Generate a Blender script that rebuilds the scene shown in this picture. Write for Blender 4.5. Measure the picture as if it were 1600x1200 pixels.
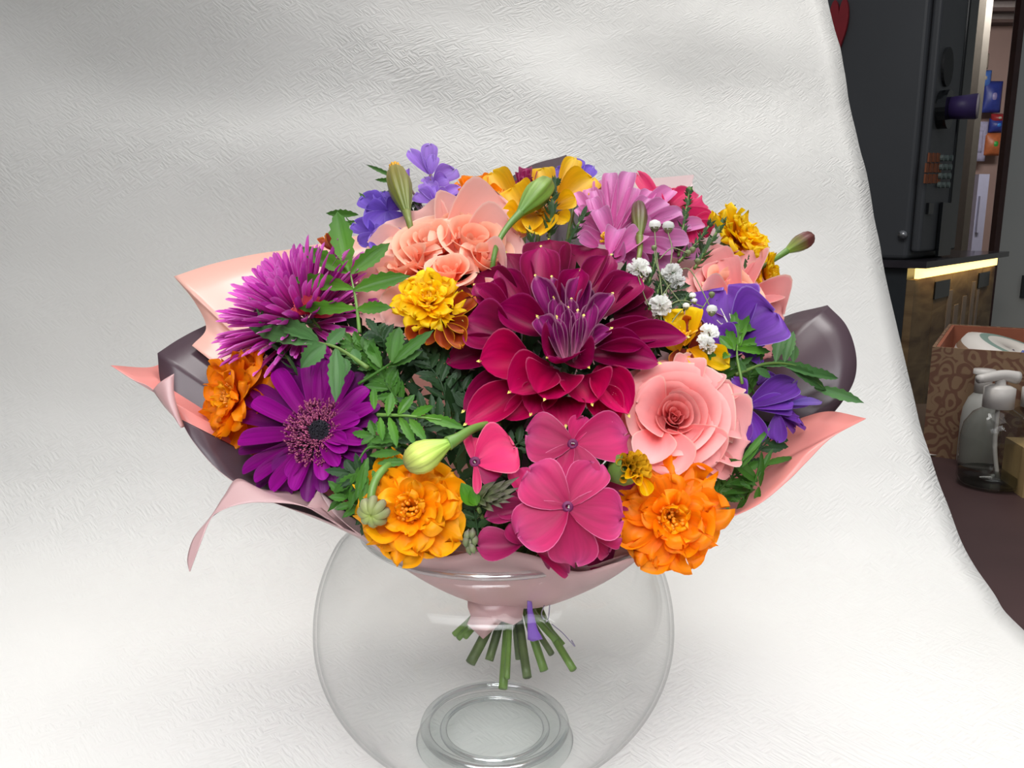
import bpy, math, random
from mathutils import Vector, Matrix, noise
V = Vector
rnd = random.Random(7)
for o in list(bpy.data.objects): bpy.data.objects.remove(o)
scene = bpy.context.scene
COL = scene.collection
PI = math.pi
# ---------------------------------------------------------------- camera, world, lights, exposure
PITCH = math.radians(11.0); FPX = 1280.0; CAM = V((0, 0, .314))
cam = bpy.data.objects.new('camera', bpy.data.cameras.new('camera')); COL.objects.link(cam)
cam.location = CAM; cam.rotation_euler = (PI/2 - PITCH, 0, 0)
cam.data.sensor_width = 36; cam.data.lens = FPX/1600*36; cam.data.clip_start = .01; cam.data.clip_end = 60
scene.camera = cam
scene.view_settings.view_transform = 'Standard'; scene.view_settings.look = 'None'
scene.view_settings.gamma = 1; scene.view_settings.use_curve_mapping = False
scene.view_settings.exposure = 0.0
scene.cycles.transparent_max_bounces = 32; scene.cycles.max_bounces = 14
w = bpy.data.worlds.new('world'); scene.world = w; w.use_nodes = True
w.node_tree.nodes['Background'].inputs[0].default_value = (.86, .92, 1, 1)
w.node_tree.nodes['Background'].inputs[1].default_value = .22
def area(name, loc, target, sx, sy, power, col):
    l = bpy.data.lights.new(name, 'AREA'); l.shape = 'RECTANGLE'; l.size = sx; l.size_y = sy; l.energy = power; l.color = col
    o = bpy.data.objects.new(name, l); COL.objects.link(o); o.location = loc
    o.rotation_euler = (V(target) - V(loc)).to_track_quat('-Z', 'Y').to_euler(); return o
area('ceiling_lamp_light', (.45, .55, 1.35), (.35, .52, 0), 1.2, .8, 5.5, (1, .985, .96))
area('ceiling_lamp_light', (.1, .95, 1.7), (.1, .6, 0), 1.2, .3, 12.5, (1, .985, .96))
area('front_fill_light', (-.30, -.18, .80), (-.2, .35, 0), .6, .4, 1.45, (.97, .98, 1)).data.spread = math.radians(90)  # unseen fill added over the camera to brighten the floor, left side
area('front_fill_light', (.30, -.10, .85), (.2, .35, 0), .6, .4, 1.15, (.97, .98, 1)).data.spread = math.radians(90)  # its added partner on the right, also aimed at the floor
area('ceiling_lamp_light', (-.5, .5, 1.3), (-.3, .45, 0), .8, .6, .72, (1, .98, .95)).data.spread = math.radians(90)
area('front_fill_light', (-.02, -.30, .62), (0, .45, 0), .4, .2, .38, (.97, .98, 1)).data.spread = math.radians(50)  # small unseen fill added to lift the dark floor under the vase
for k in range(3): area('streak_fill_light', (.55+.07*k, -.35, .95), (0, .45, .1), .025, .35, .25, (.97, 1, 1))  # narrow strips added to give the glass streaked reflections
area('shop_light', (2.3, 3.9, 1.44), (2.2, 4.9, .3), 1.0, .5, 26, (1, .97, .93))

# ---------------------------------------------------------------- helpers
AX = V((0, math.cos(PITCH), -math.sin(PITCH))); UP = V((0, math.sin(PITCH), math.cos(PITCH))); RT = V((1, 0, 0))
def ray(px, py): return AX + RT*((px-800)/FPX) + UP*((600-py)/FPX)
def at(px, py, d): return CAM + ray(px, py)*d                 # d = distance along the lens axis
def atY(px, py, Y): r = ray(px, py); return CAM + r*(Y/r.y)
def atX(px, py, X): r = ray(px, py); return CAM + r*(X/r.x)
def gnd(px, py, z=0.0): r = ray(px, py); return CAM + r*((z-CAM.z)/r.z)
def D(px, py):
    rr = min(1, ((px-790)/480)**2 + ((py-570)/350)**2)
    return .50 - .09*math.sqrt(1-rr) + .00028*(600-py)
def W(px, py, off=0): return at(px, py, D(px, py) - off*.001)
def lin(c):
    c = c/255.0
    return c/12.92 if c <= .04045 else ((c+.055)/1.055)**2.4
def C3(c): return (lin(c[0]), lin(c[1]), lin(c[2]), 1)
def tag(o, label=None, cat=None, group=None, kind=None):
    if label: o['label'] = label
    if cat: o['category'] = cat
    if group: o['group'] = group
    if kind: o['kind'] = kind
    return o
def empty(name, loc, label, cat, group=None):
    o = bpy.data.objects.new(name, None); o.empty_display_size = .01; COL.objects.link(o); o.location = loc
    return tag(o, label, cat, group)
def setpar(o, p):
    if p is not None: o.parent = p
def wloc(p):
    m = Matrix.Translation(p.location)
    q = p
    while q.parent: q = q.parent; m = Matrix.Translation(q.location) @ m
    return m
def mesh(name, vs, fs, mats, uvs=None, smooth=True, fm=None):
    me = bpy.data.meshes.new(name); me.from_pydata([tuple(v) for v in vs], [], fs)
    if not isinstance(mats, (list, tuple)): mats = [mats]
    for m in mats: me.materials.append(m)
    if uvs:
        l = me.uv_layers.new(name='UVMap')
        vi = [0]*len(me.loops); me.loops.foreach_get('vertex_index', vi)
        flat = []
        for i in vi: flat += uvs[i]
        l.data.foreach_set('uv', flat)
    if smooth: me.polygons.foreach_set('use_smooth', [True]*len(me.polygons))
    if fm: me.polygons.foreach_set('material_index', fm)
    me.update(); return me
def add(name, me, parent=None, M=None, local=False):
    o = bpy.data.objects.new(name, me); COL.objects.link(o)
    if parent is not None:
        o.parent = parent
        if not local: M = wloc(parent).inverted() @ (M if M is not None else Matrix.Identity(4))
    if M is not None: o.matrix_basis = M
    return o
class MB:
    def __init__(s): s.v = []; s.f = []; s.uv = []; s.m = []
    def grid(s, P, nu, nv, uv=None, closed=False, mi=0):
        b = len(s.v)
        for j in range(nv):
            for i in range(nu):
                s.v.append(P(i, j)); s.uv.append((i/max(1, nu-1), j/max(1, nv-1)) if uv is None else uv(i, j))
        for j in range(nv-1):
            for i in range(nu if closed else nu-1):
                i2 = (i+1) % nu
                s.f.append((b+j*nu+i, b+j*nu+i2, b+(j+1)*nu+i2, b+(j+1)*nu+i)); s.m.append(mi)
    def box(s, x0, x1, y0, y1, z0, z1, M=None, mi=0):
        b = len(s.v)
        for z in (z0, z1):
            for x, y in ((x0, y0), (x1, y0), (x1, y1), (x0, y1)):
                p = V((x, y, z)); s.v.append(M @ p if M else p); s.uv.append((x, z))
        for f in ((3, 2, 1, 0), (4, 5, 6, 7), (0, 1, 5, 4), (1, 2, 6, 5), (2, 3, 7, 6), (3, 0, 4, 7)):
            s.f.append(tuple(b+i for i in f)); s.m.append(mi)
    def tube(s, pts, r, n=7, mi=0, cap=True):
        pts = [V(p) for p in pts]; m = len(pts)
        if not hasattr(r, '__call__'): rr = r; r = lambda t: rr
        t0 = (pts[1]-pts[0]).normalized(); x = t0.orthogonal().normalized(); fr = []
        for j in range(m):
            t = (pts[min(j+1, m-1)]-pts[max(j-1, 0)]).normalized()
            x = (x - t*x.dot(t)).normalized(); fr.append((x.copy(), t.cross(x)))
        def P(i, j):
            a = 2*PI*i/n; X, Y = fr[j]; q = r(j/(m-1))
            return pts[j] + (X*math.cos(a) + Y*math.sin(a))*q
        b = len(s.v); s.grid(P, n, m, closed=True, mi=mi)
        if cap:
            s.f.append(tuple(b+i for i in reversed(range(n)))); s.m.append(mi)
            s.f.append(tuple(b+(m-1)*n+i for i in range(n))); s.m.append(mi)
    def lathe(s, prof, c, axis=V((0, 0, 1)), n=16, mi=0, rib=0, nr=8):
        axis = axis.normalized(); X = axis.orthogonal().normalized(); Y = axis.cross(X)
        def P(i, j):
            a = 2*PI*i/n; r, z = prof[j]; r *= 1 + rib*math.cos(nr*a)
            return c + axis*z + (X*math.cos(a)+Y*math.sin(a))*r
        s.grid(P, n, len(prof), closed=True, mi=mi)
    def build(s, name, mats, parent=None, M=None, smooth=True):
        me = mesh(name, s.v, s.f, mats, s.uv, smooth, s.m)
        return add(name, me, parent, M)
def cr(P, n=8):
    """Catmull-Rom through P, n steps per span"""
    P = [V(p) for p in P]
    if len(P) == 2: return [P[0].lerp(P[1], i/n) for i in range(n+1)]
    out = []
    for k in range(len(P)-1):
        a = P[k-1] if k else P[0]*2-P[1]; b = P[k]; c = P[k+1]; d = P[k+2] if k+2 < len(P) else P[-1]*2-P[-2]
        for i in range(n):
            t = i/n
            out.append(.5*((2*b)+(c-a)*t+(2*a-5*b+4*c-d)*t*t+(3*b-a-3*c+d)*t**3))
    out.append(P[-1]); return out

# ---------------------------------------------------------------- materials
def new_mat(name):
    m = bpy.data.materials.new(name); m.use_nodes = True
    nt = m.node_tree; return m, nt, nt.nodes['Principled BSDF'], nt.nodes, nt.links
def plain(name, c, rough=.5, metal=0, noise_amt=.06, scale=40, bump=0, coat=0, emis=None, es=1, spec=.5):
    m, nt, b, N, L = new_mat(name)
    b.inputs['Roughness'].default_value = rough; b.inputs['Metallic'].default_value = metal
    b.inputs['Specular IOR Level'].default_value = spec
    if coat: b.inputs['Coat Weight'].default_value = coat
    tc = N.new('ShaderNodeTexCoord'); nz = N.new('ShaderNodeTexNoise'); nz.inputs['Scale'].default_value = scale; nz.inputs['Detail'].default_value = 4
    L.new(tc.outputs['Object'], nz.inputs['Vector'])
    r = N.new('ShaderNodeValToRGB'); L.new(nz.outputs['Fac'], r.inputs[0])
    c1 = C3(c); r.color_ramp.elements[0].position = .3; r.color_ramp.elements[1].position = .7
    r.color_ramp.elements[0].color = tuple(x*(1-noise_amt) for x in c1[:3])+(1,)
    r.color_ramp.elements[1].color = tuple(min(1, x*(1+noise_amt)) for x in c1[:3])+(1,)
    L.new(r.outputs[0], b.inputs['Base Color'])
    if bump:
        bp = N.new('ShaderNodeBump'); bp.inputs['Strength'].default_value = bump; bp.inputs['Distance'].default_value = .002
        L.new(nz.outputs['Fac'], bp.inputs['Height']); L.new(bp.outputs[0], b.inputs['Normal'])
    if emis: b.inputs['Emission Color'].default_value = C3(emis); b.inputs['Emission Strength'].default_value = es
    return m
def petal_mat(name, base, mid, tip, edge=None, vein=.18, rough=.55, trans=.22, veinscale=26, edgew=.06, bump=.25, pos=.5, sheen=.0, spec=.35):
    """colour runs base > mid > tip along the petal (uv.y), thin lighter rim, fine veins along it"""
    m, nt, b, N, L = new_mat(name)
    uv = N.new('ShaderNodeUVMap'); sp = N.new('ShaderNodeSeparateXYZ'); L.new(uv.outputs[0], sp.inputs[0])
    r = N.new('ShaderNodeValToRGB'); e = r.color_ramp.elements; e[0].position = .05; e[0].color = C3(base); e[1].position = 1; e[1].color = C3(tip)
    q = e.new(pos); q.color = C3(mid); L.new(sp.outputs['Y'], r.inputs[0])
    mp = N.new('ShaderNodeMapping'); mp.inputs['Scale'].default_value = (veinscale, 1.6, 1)
    oi = N.new('ShaderNodeObjectInfo'); cb = N.new('ShaderNodeCombineXYZ'); L.new(oi.outputs['Random'], cb.inputs[2])
    ad = N.new('ShaderNodeVectorMath'); ad.operation = 'MULTIPLY_ADD'; ad.inputs[1].default_value = (1, 1, 1)
    L.new(uv.outputs[0], mp.inputs[0]); L.new(mp.outputs[0], ad.inputs[0])
    sc = N.new('ShaderNodeVectorMath'); sc.operation = 'SCALE'; sc.inputs['Scale'].default_value = 37; L.new(cb.outputs[0], sc.inputs[0]); L.new(sc.outputs[0], ad.inputs[2])
    nz = N.new('ShaderNodeTexNoise'); nz.inputs['Scale'].default_value = 1; nz.inputs['Detail'].default_value = 3; L.new(ad.outputs[0], nz.inputs['Vector'])
    mr = N.new('ShaderNodeMapRange'); mr.inputs[1].default_value = .3; mr.inputs[2].default_value = .7; mr.inputs[3].default_value = 1-vein; mr.inputs[4].default_value = 1+vein
    L.new(nz.outputs['Fac'], mr.inputs[0])
    m2 = N.new('ShaderNodeMapRange'); m2.inputs[3].default_value = .86; m2.inputs[4].default_value = 1.12; L.new(oi.outputs['Random'], m2.inputs[0])
    mu = N.new('ShaderNodeMath'); mu.operation = 'MULTIPLY'; L.new(mr.outputs[0], mu.inputs[0]); L.new(m2.outputs[0], mu.inputs[1])
    vm = N.new('ShaderNodeVectorMath'); vm.operation = 'SCALE'; L.new(r.outputs[0], vm.inputs[0]); L.new(mu.outputs[0], vm.inputs['Scale'])
    col = vm.outputs[0]
    if edge:
        a = N.new('ShaderNodeMath'); a.operation = 'SUBTRACT'; a.inputs[1].default_value = .5; L.new(sp.outputs['X'], a.inputs[0])
        ab = N.new('ShaderNodeMath'); ab.operation = 'ABSOLUTE'; L.new(a.outputs[0], ab.inputs[0])
        m3 = N.new('ShaderNodeMapRange'); m3.inputs[1].default_value = .5-edgew; m3.inputs[2].default_value = .5; L.new(ab.outputs[0], m3.inputs[0])
        m4 = N.new('ShaderNodeMapRange'); m4.inputs[1].default_value = 1-edgew; m4.inputs[2].default_value = 1; L.new(sp.outputs['Y'], m4.inputs[0])
        mx = N.new('ShaderNodeMath'); mx.operation = 'MAXIMUM'; L.new(m3.outputs[0], mx.inputs[0]); L.new(m4.outputs[0], mx.inputs[1])
        mi = N.new('ShaderNodeMix'); mi.data_type = 'RGBA'; L.new(mx.outputs[0], mi.inputs[0]); L.new(col, mi.inputs[6]); mi.inputs[7].default_value = C3(edge)
        col = mi.outputs[2]
    L.new(col, b.inputs['Base Color']); b.inputs['Roughness'].default_value = rough; b.inputs['Specular IOR Level'].default_value = spec
    b.inputs['Sheen Weight'].default_value = sheen
    bp = N.new('ShaderNodeBump'); bp.inputs['Strength'].default_value = bump; bp.inputs['Distance'].default_value = .0008
    L.new(nz.outputs['Fac'], bp.inputs['Height']); L.new(bp.outputs[0], b.inputs['Normal'])
    if trans:
        tr = N.new('ShaderNodeBsdfTranslucent'); L.new(col, tr.inputs[0]); ms = N.new('ShaderNodeMixShader'); ms.inputs[0].default_value = trans
        L.new(b.outputs[0], ms.inputs[1]); L.new(tr.outputs[0], ms.inputs[2]); L.new(ms.outputs[0], N['Material Output'].inputs[0])
    return m

# ---------------------------------------------------------------- petals
PROF = {  # (a, b, c): width = v^a * (1-v^b)^c
 'round': (.62, 4.5, .5), 'point': (.6, 2.6, .85), 'strap': (.4, 9, .5), 'ray': (.3, 8, .5), 'wide': (.5, 7, .5),
 'lance': (.75, 1.5, 1.0), 'broad': (.9, 9, .45), 'bract': (.5, 1.6, 1.0)}
_pc = {}
def petal_mesh(kind, mat, cup=.2, bend=.15, ruf=0, curl=0, fold=0, seed=0, nu=9, nv=12, serr=0, notch=0):
    key = (kind, mat.name, cup, bend, ruf, curl, fold, seed, nu, nv, serr, notch)
    if key in _pc: return _pc[key]
    a, b, c = PROF[kind]; rs = random.Random(seed*31+5)
    mxw = max((v/100)**a*(1-(v/100)**b)**c for v in range(1, 100))
    ph = [rs.uniform(0, 6.28) for _ in range(6)]; sk = rs.uniform(-.06, .06)
    vs = []; uvs = []; fs = []
    for j in range(nv):
        v = j/(nv-1); vv = math.sin(v*PI/2)**.9 if kind in ('round', 'wide', 'broad', 'strap', 'ray') else v
        wv = max(.02, (max(vv, .0001)**a)*((1-min(vv, .999)**b)**c)/mxw)
        if j == 0: wv = max(wv, .10)
        for i in range(nu):
            u = 2*i/(nu-1)-1; ww = wv
            if serr and 0 < j < nv-1: ww *= 1 + serr*(1 if j % 2 else -1)*abs(u)**3
            x = .5*u*ww + sk*math.sin(vv*3)
            y = vv
            if kind in ('round', 'wide', 'broad', 'strap'):
                y += notch*-math.exp(-(u/.25)**2)*vv**4
            if ruf: y += ruf*.16*math.sin(u*5+ph[0])*vv**3 + ruf*.09*math.sin(u*11+ph[1])*vv**4
            z = cup*(u*ww)**2 * (1 if kind != 'lance' else .6) - bend*vv*vv + curl*max(0, vv-.55)**2*4.9*(.6+.4*u*u)
            z += fold*abs(u)*ww
            if ruf: z += ruf*(.22*math.sin(u*4+ph[2]) + .12*math.sin(u*9+ph[3]+vv*3))*vv**2
            z += .02*math.sin(3*u+ph[4]+2*vv)
            vs.append((x, y, z)); uvs.append((i/(nu-1), v))
    for j in range(nv-1):
        for i in range(nu-1):
            k = j*nu+i; fs.append((k, k+1, k+nu+1, k+nu))
    me = mesh('petal', vs, fs, mat, uvs); _pc[key] = me; return me
def frame(B, T, n, w, wz=None):
    y = T-B; L = y.length; y = y/L; z = (n - y*n.dot(y)).normalized(); x = y.cross(z)
    M = Matrix((( x.x, y.x, z.x, B.x), (x.y, y.y, z.y, B.y), (x.z, y.z, z.z, B.z), (0, 0, 0, 1)))
    return M @ Matrix.Diagonal((w, L, wz or w, 1))
TOCAM = -AX
def pet(parent, mat, B, T, w, n=None, name='petal', **k):
    """petal object between world points B (base) and T (tip)"""
    if n is None: n = (CAM - B.lerp(T, .5)).normalized() + UP*.35
    return add(name, petal_mesh(k.pop('kind', 'round'), mat, **k), parent, frame(B, T, n, w))
def pxpet(parent, mat, q, ob=0, ot=0, n=None, **k):
    """q = (bx,by,tx,ty,w[,ob,ot]) in photo pixels; ob/ot = millimetres nearer than the bouquet's dome"""
    bx, by, tx, ty, wp = q[:5]
    if len(q) > 5: ob += q[5]
    if len(q) > 6: ot += q[6]
    B = W(bx, by, ob); T = W(tx, ty, ot); return pet(parent, mat, B, T, wp/FPX*D(tx, ty), n, **k)

# ---------------------------------------------------------------- shared plant materials
M_leaf = petal_mat('leaf_green', (66, 112, 34), (64, 114, 34), (54, 98, 32), None, .15, .5, .25, 8, bump=.3, spec=.4)
M_leafb = petal_mat('leaf_bright', (84, 138, 32), (72, 128, 26), (60, 114, 26), None, .12, .42, .3, 8, bump=.3, spec=.5)
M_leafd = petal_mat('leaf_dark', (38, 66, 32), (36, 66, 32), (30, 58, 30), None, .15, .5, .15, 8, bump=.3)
M_leafg = petal_mat('leaf_greyish', (80, 124, 70), (74, 118, 62), (62, 104, 54), None, .12, .5, .25, 8, bump=.3)
M_stem = plain('stem_green', (92, 120, 52), .5, noise_amt=.2, scale=60)
M_stemd = plain('stem_olive', (74, 88, 48), .55, noise_amt=.3, scale=90)
M_stemr = plain('stem_reddish', (98, 62, 56), .55, noise_amt=.25, scale=90)
M_stemf = plain('stem_fine', (118, 128, 84), .55, noise_amt=.15, scale=60)
TIE = V((.0, .452, .104))
STEMS = []
def stem(parent, S, r=.0016, mat=None, down=None, mid=.5):
    """stem from a flower's back to the binding point, on to its cut end if it is one of those below the tie"""
    a = rnd.uniform(0, 6.28); q = rnd.uniform(.003, .0105); k = TIE + V((math.cos(a)*q, math.sin(a)*q, rnd.uniform(-.003, .003)))
    if down is not None: k = TIE + V(((down.x-TIE.x)*.28, rnd.uniform(-.008, .008), 0))
    m = V((k.x+(S.x-k.x)*.55, k.y+(S.y-k.y)*.45, k.z+(S.z-k.z)*.62))
    P = [S, m, k + V(((S.x-k.x)*.08, (S.y-k.y)*.08, .02)), k]
    if down is not None: P += [k.lerp(down, .45)+V((0, 0, -.004)), down]
    mb = MB(); mb.tube(cr(P, 5), r, 7); mb.build('stem', mat or M_stem, parent)
# ---------------------------------------------------------------- setting: backdrop sheet, table, room
def sheet_mat():
    m, nt, b, N, L = new_mat('embossed_white_paper')
    tc = N.new('ShaderNodeUVMap')
    def strokes(rot, sx, sy):
        mp = N.new('ShaderNodeMapping'); mp.inputs['Rotation'].default_value = (0, 0, rot); L.new(tc.outputs[0], mp.inputs[0])
        m2 = N.new('ShaderNodeMapping'); m2.inputs['Scale'].default_value = (sx, sy, 1); L.new(mp.outputs[0], m2.inputs[0])
        nz = N.new('ShaderNodeTexNoise'); nz.inputs['Scale'].default_value = 1; nz.inputs['Detail'].default_value = 1.5; L.new(m2.outputs[0], nz.inputs['Vector']); return nz
    a = strokes(PI/4+.1, 95, 420); c = strokes(-PI/4+.1, 95, 420)
    sel = N.new('ShaderNodeTexVoronoi'); sel.inputs['Scale'].default_value = 95; L.new(tc.outputs[0], sel.inputs['Vector'])
    sx = N.new('ShaderNodeSeparateXYZ'); L.new(sel.outputs['Color'], sx.inputs[0])
    gt = N.new('ShaderNodeMath'); gt.operation = 'GREATER_THAN'; gt.inputs[1].default_value = .5; L.new(sx.outputs[0], gt.inputs[0])
    mx = N.new('ShaderNodeMix'); L.new(gt.outputs[0], mx.inputs[0]); L.new(a.outputs['Fac'], mx.inputs[2]); L.new(c.outputs['Fac'], mx.inputs[3])
    rp = N.new('ShaderNodeMapRange'); rp.inputs[1].default_value = .38; rp.inputs[2].default_value = .62; L.new(mx.outputs[0], rp.inputs[0])
    pat = N.new('ShaderNodeTexNoise'); pat.inputs['Scale'].default_value = 5; pat.inputs['Detail'].default_value = 2; L.new(tc.outputs[0], pat.inputs['Vector'])
    pm = N.new('ShaderNodeMapRange'); pm.inputs[1].default_value = .4; pm.inputs[2].default_value = .65; pm.inputs[3].default_value = .25; L.new(pat.outputs['Fac'], pm.inputs[0])
    mu = N.new('ShaderNodeMath'); mu.operation = 'MULTIPLY'; L.new(rp.outputs[0], mu.inputs[0]); L.new(pm.outputs[0], mu.inputs[1])
    bp = N.new('ShaderNodeBump'); bp.inputs['Strength'].default_value = .5; bp.inputs['Distance'].default_value = .0009; L.new(mu.outputs[0], bp.inputs['Height'])
    big = N.new('ShaderNodeTexNoise'); big.inputs['Scale'].default_value = 7; big.inputs['Detail'].default_value = 4; big.inputs['Distortion'].default_value = .6; L.new(tc.outputs[0], big.inputs['Vector'])
    b2 = N.new('ShaderNodeBump'); b2.inputs['Strength'].default_value = .27; b2.inputs['Distance'].default_value = .012; L.new(big.outputs['Fac'], b2.inputs['Height']); L.new(bp.outputs[0], b2.inputs['Normal'])
    L.new(b2.outputs[0], b.inputs['Normal'])
    b.inputs['Base Color'].default_value = C3((226, 224, 220)); b.inputs['Roughness'].default_value = .5; b.inputs['Specular IOR Level'].default_value = .45
    return m
EDGE = [(.401, -.35, .0015), (.401, .45, .0015), (.402, .60, .002), (.410, .650, .006), (.418, .712, .020), (.420, .769, .062), (.420, .800, .093), (.421, .836, .132), (.422, .868, .174), (.424, .933, .266), (.426, .996, .352), (.429, 1.07, .434), (.432, 1.145, .525), (.436, 1.225, .625), (.44, 1.33, .76), (.44, 1.42, .90)]
prof = cr([V(e) for e in EDGE], 7)
mb = MB(); NX = 90; NP = len(prof); arc = [0]
for i in range(1, NP): arc.append(arc[-1] + (prof[i]-prof[i-1]).length)
VX0 = -.0105
def shP(i, j):
    p = prof[j]; u = i/(NX-1); x = -1.35 + (p.x+1.35)*u
    up = max(0, min(1, (p.z-.02)/.3))
    wv = (noise.noise(V((x*2.2, arc[j]*2.6, 1.3)))*.034 + noise.noise(V((x*5.2+arc[j]*4, arc[j]*6-x*2, 4)))*.014)*up
    fl = (noise.noise(V((x*3.5, arc[j]*3.5, 9))) + .3)*.004*(1-up) if u < .93 else 0
    fl *= max(0, min(1, (math.hypot(x-VX0, p.y-.452)-.07)/.06))
    e = .0016*noise.noise(V((arc[j]*22, 3, 3))) if i == NX-1 else 0
    s1 = max(0, p.z-.01); st = .74*s1*s1/(s1+.13)*max(0, min(1, (.42-x)/.55))
    return V((x+e, p.y - wv*.8 - st, p.z + wv*.6 + max(0, fl)*min(1, (1-u)*6)))
mb.grid(shP, NX, NP, uv=lambda i, j: (i/(NX-1)*1.75, arc[j]))
bd = mb.build('paper_backdrop', sheet_mat())
so = bd.modifiers.new('t', 'SOLIDIFY'); so.thickness = .0007; so.offset = -1
tag(bd, 'white embossed paper sheet sweeping up behind the vase, right edge visible', 'backdrop', kind='thing')

M_table = plain('table_dark', (62, 42, 42), .5, noise_amt=.15, scale=9)
mb = MB(); mb.box(-1.5, 1.25, -.5, 1.43, -.03, 0)
t = empty('display_table', (0, 0, -.03), 'dark brown table top under the paper sheet and the pump bottles', 'table')
mb.build('table_top', M_table, t, smooth=False)
for x in (-1.4, 1.15):
    for y in (-.4, 1.33):
        mb = MB(); mb.box(x-.03, x+.03, y-.03, y+.03, -.75, -.03); mb.build('leg', M_table, t, smooth=False)
def slab(name, m, x0, x1, y0, y1, z0, z1):
    mb = MB(); mb.box(x0, x1, y0, y1, z0, z1); o = mb.build(name, m, smooth=False); o['kind'] = 'structure'; return o
M_floor = plain('floor_tile', (120, 112, 106), .4, scale=6); M_wallw = plain('wall_grey_white', (208, 208, 202), .7, noise_amt=.02, scale=5)
M_pink = plain('wall_beige_pink', (176, 148, 140), .7, noise_amt=.05, scale=6); M_ceil = plain('ceiling_grey', (92, 80, 80), .6, noise_amt=.1, scale=8)
slab('floor', M_floor, -2.5, 4.2, -2.2, 5.6, -.80, -.75)
slab('wall_back', M_pink, -2.5, 4.2, 5.3, 5.36, -.75, 1.5)
slab('wall_left', M_wallw, -2.56, -2.5, -2.2, 5.36, -.75, 2.0)
slab('wall_right', M_wallw, 4.2, 4.26, -2.2, 5.36, -.75, 2.0)
slab('ceiling', M_ceil, -2.5, 4.2, 3.36, 5.3, 1.5, 1.56)
# corrugated ceiling ribs seen through the doorway
M_rib = plain('rib_metal', (150, 140, 138), .35, .3)
for k in range(6):
    mb = MB(); mb.box(1.9, 3.3, 3.7+k*.26, 3.78+k*.26, 1.47, 1.5); o = mb.build('trim_%d' % (k+1), M_rib, smooth=False); o['kind'] = 'structure'
# partition at the right with its door trim
xw = atY(1558, 390, 3.3).x
slab('wall_partition', M_wallw, xw, 4.2, 3.3, 3.36, -.75, 2.0)
M_trim = plain('door_trim_brown', (78, 52, 48), .5, noise_amt=.15, scale=30)
slab('door_1', M_trim, xw-.022, xw, 3.285, 3.32, -.75, 2.0)
mb = MB(); p = atY(1597, 450, 3.29); mb.box(p.x, p.x+.12, 3.285, 3.3, p.z-.04, p.z+.05)
tag(mb.build('wall_switch', plain('dark_plastic', (60, 64, 66), .4), smooth=False), 'dark square switch plate on the pale wall at the right edge', 'switch')

# ---- coffee counter and vending machine (their own frame: e1 along the wood front, e2 back-left)
ZC = .22
O1 = gnd(1432, 408, ZC); O2 = gnd(1558, 393, ZC); LC = (O2-O1).length; e1 = (O2-O1).normalized(); e2 = V((-e1.y, e1.x, 0))
FR = Matrix(((e1.x, e2.x, 0, O1.x), (e1.y, e2.y, 0, O1.y), (0, 0, 1, 0), (0, 0, 0, 1)))
def wood_mat():
    m, nt, b, N, L = new_mat('knotty_wood')
    tc = N.new('ShaderNodeTexCoord'); mp = N.new('ShaderNodeMapping'); mp.inputs['Scale'].default_value = (3, 3, 14); L.new(tc.outputs['Object'], mp.inputs[0])
    nz = N.new('ShaderNodeTexNoise'); nz.inputs['Scale'].default_value = 1.3; nz.inputs['Detail'].default_value = 6; nz.inputs['Distortion'].default_value = 1.2; L.new(mp.outputs[0], nz.inputs['Vector'])
    r = N.new('ShaderNodeValToRGB'); r.color_ramp.elements[0].position = .3; r.color_ramp.elements[0].color = C3((96, 70, 46)); r.color_ramp.elements[1].position = .7; r.color_ramp.elements[1].color = C3((158, 130, 92))
    L.new(nz.outputs['Fac'], r.inputs[0]); L.new(r.outputs[0], b.inputs['Base Color']); b.inputs['Roughness'].default_value = .5; return m
M_wood = wood_mat(); M_black = plain('machine_charcoal', (78, 80, 84), .42, noise_amt=.04, scale=5); M_gloss = plain('machine_gloss_black', (26, 28, 30), .12, noise_amt=.05)
M_top = plain('counter_top_dark', (58, 54, 60), .18, noise_amt=.08)
c = empty('coffee_counter', (O1.x, O1.y, -.75), 'wood-fronted coffee counter with dark top and glowing light strip', 'counter')
def fb(name, mat, par, x0, x1, y0, y1, z0, z1, bev=0):
    mb = MB(); mb.box(x0, x1, y0, y1, z0, z1, FR); o = mb.build(name, mat, par, smooth=False)
    if bev: bv = o.modifiers.new('b', 'BEVEL'); bv.width = bev; bv.segments = 3
    return o
fb('cabinet_body', plain('side_dark', (52, 56, 60), .4), c, 0, LC, .02, .62, -.74, ZC-.02)
for k in range(5): fb('panel', M_wood, c, LC*k/5+.002, LC*(k+1)/5-.001, 0, .02, -.74, ZC-.05)
fb('counter_top', M_top, c, -.02, LC+.05, -.03, .64, ZC-.018, ZC)
fb('light_strip', plain('warm_strip', (255, 226, 140), .4, emis=(255, 218, 130), es=2.6), c, .01, LC-.01, -.006, .004, ZC-.047, ZC-.02)
for a0 in (.2, .74): fb('vent', M_gloss, c, LC*a0, LC*(a0+.16), -.004, .0, ZC-.115, ZC-.065)
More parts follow.
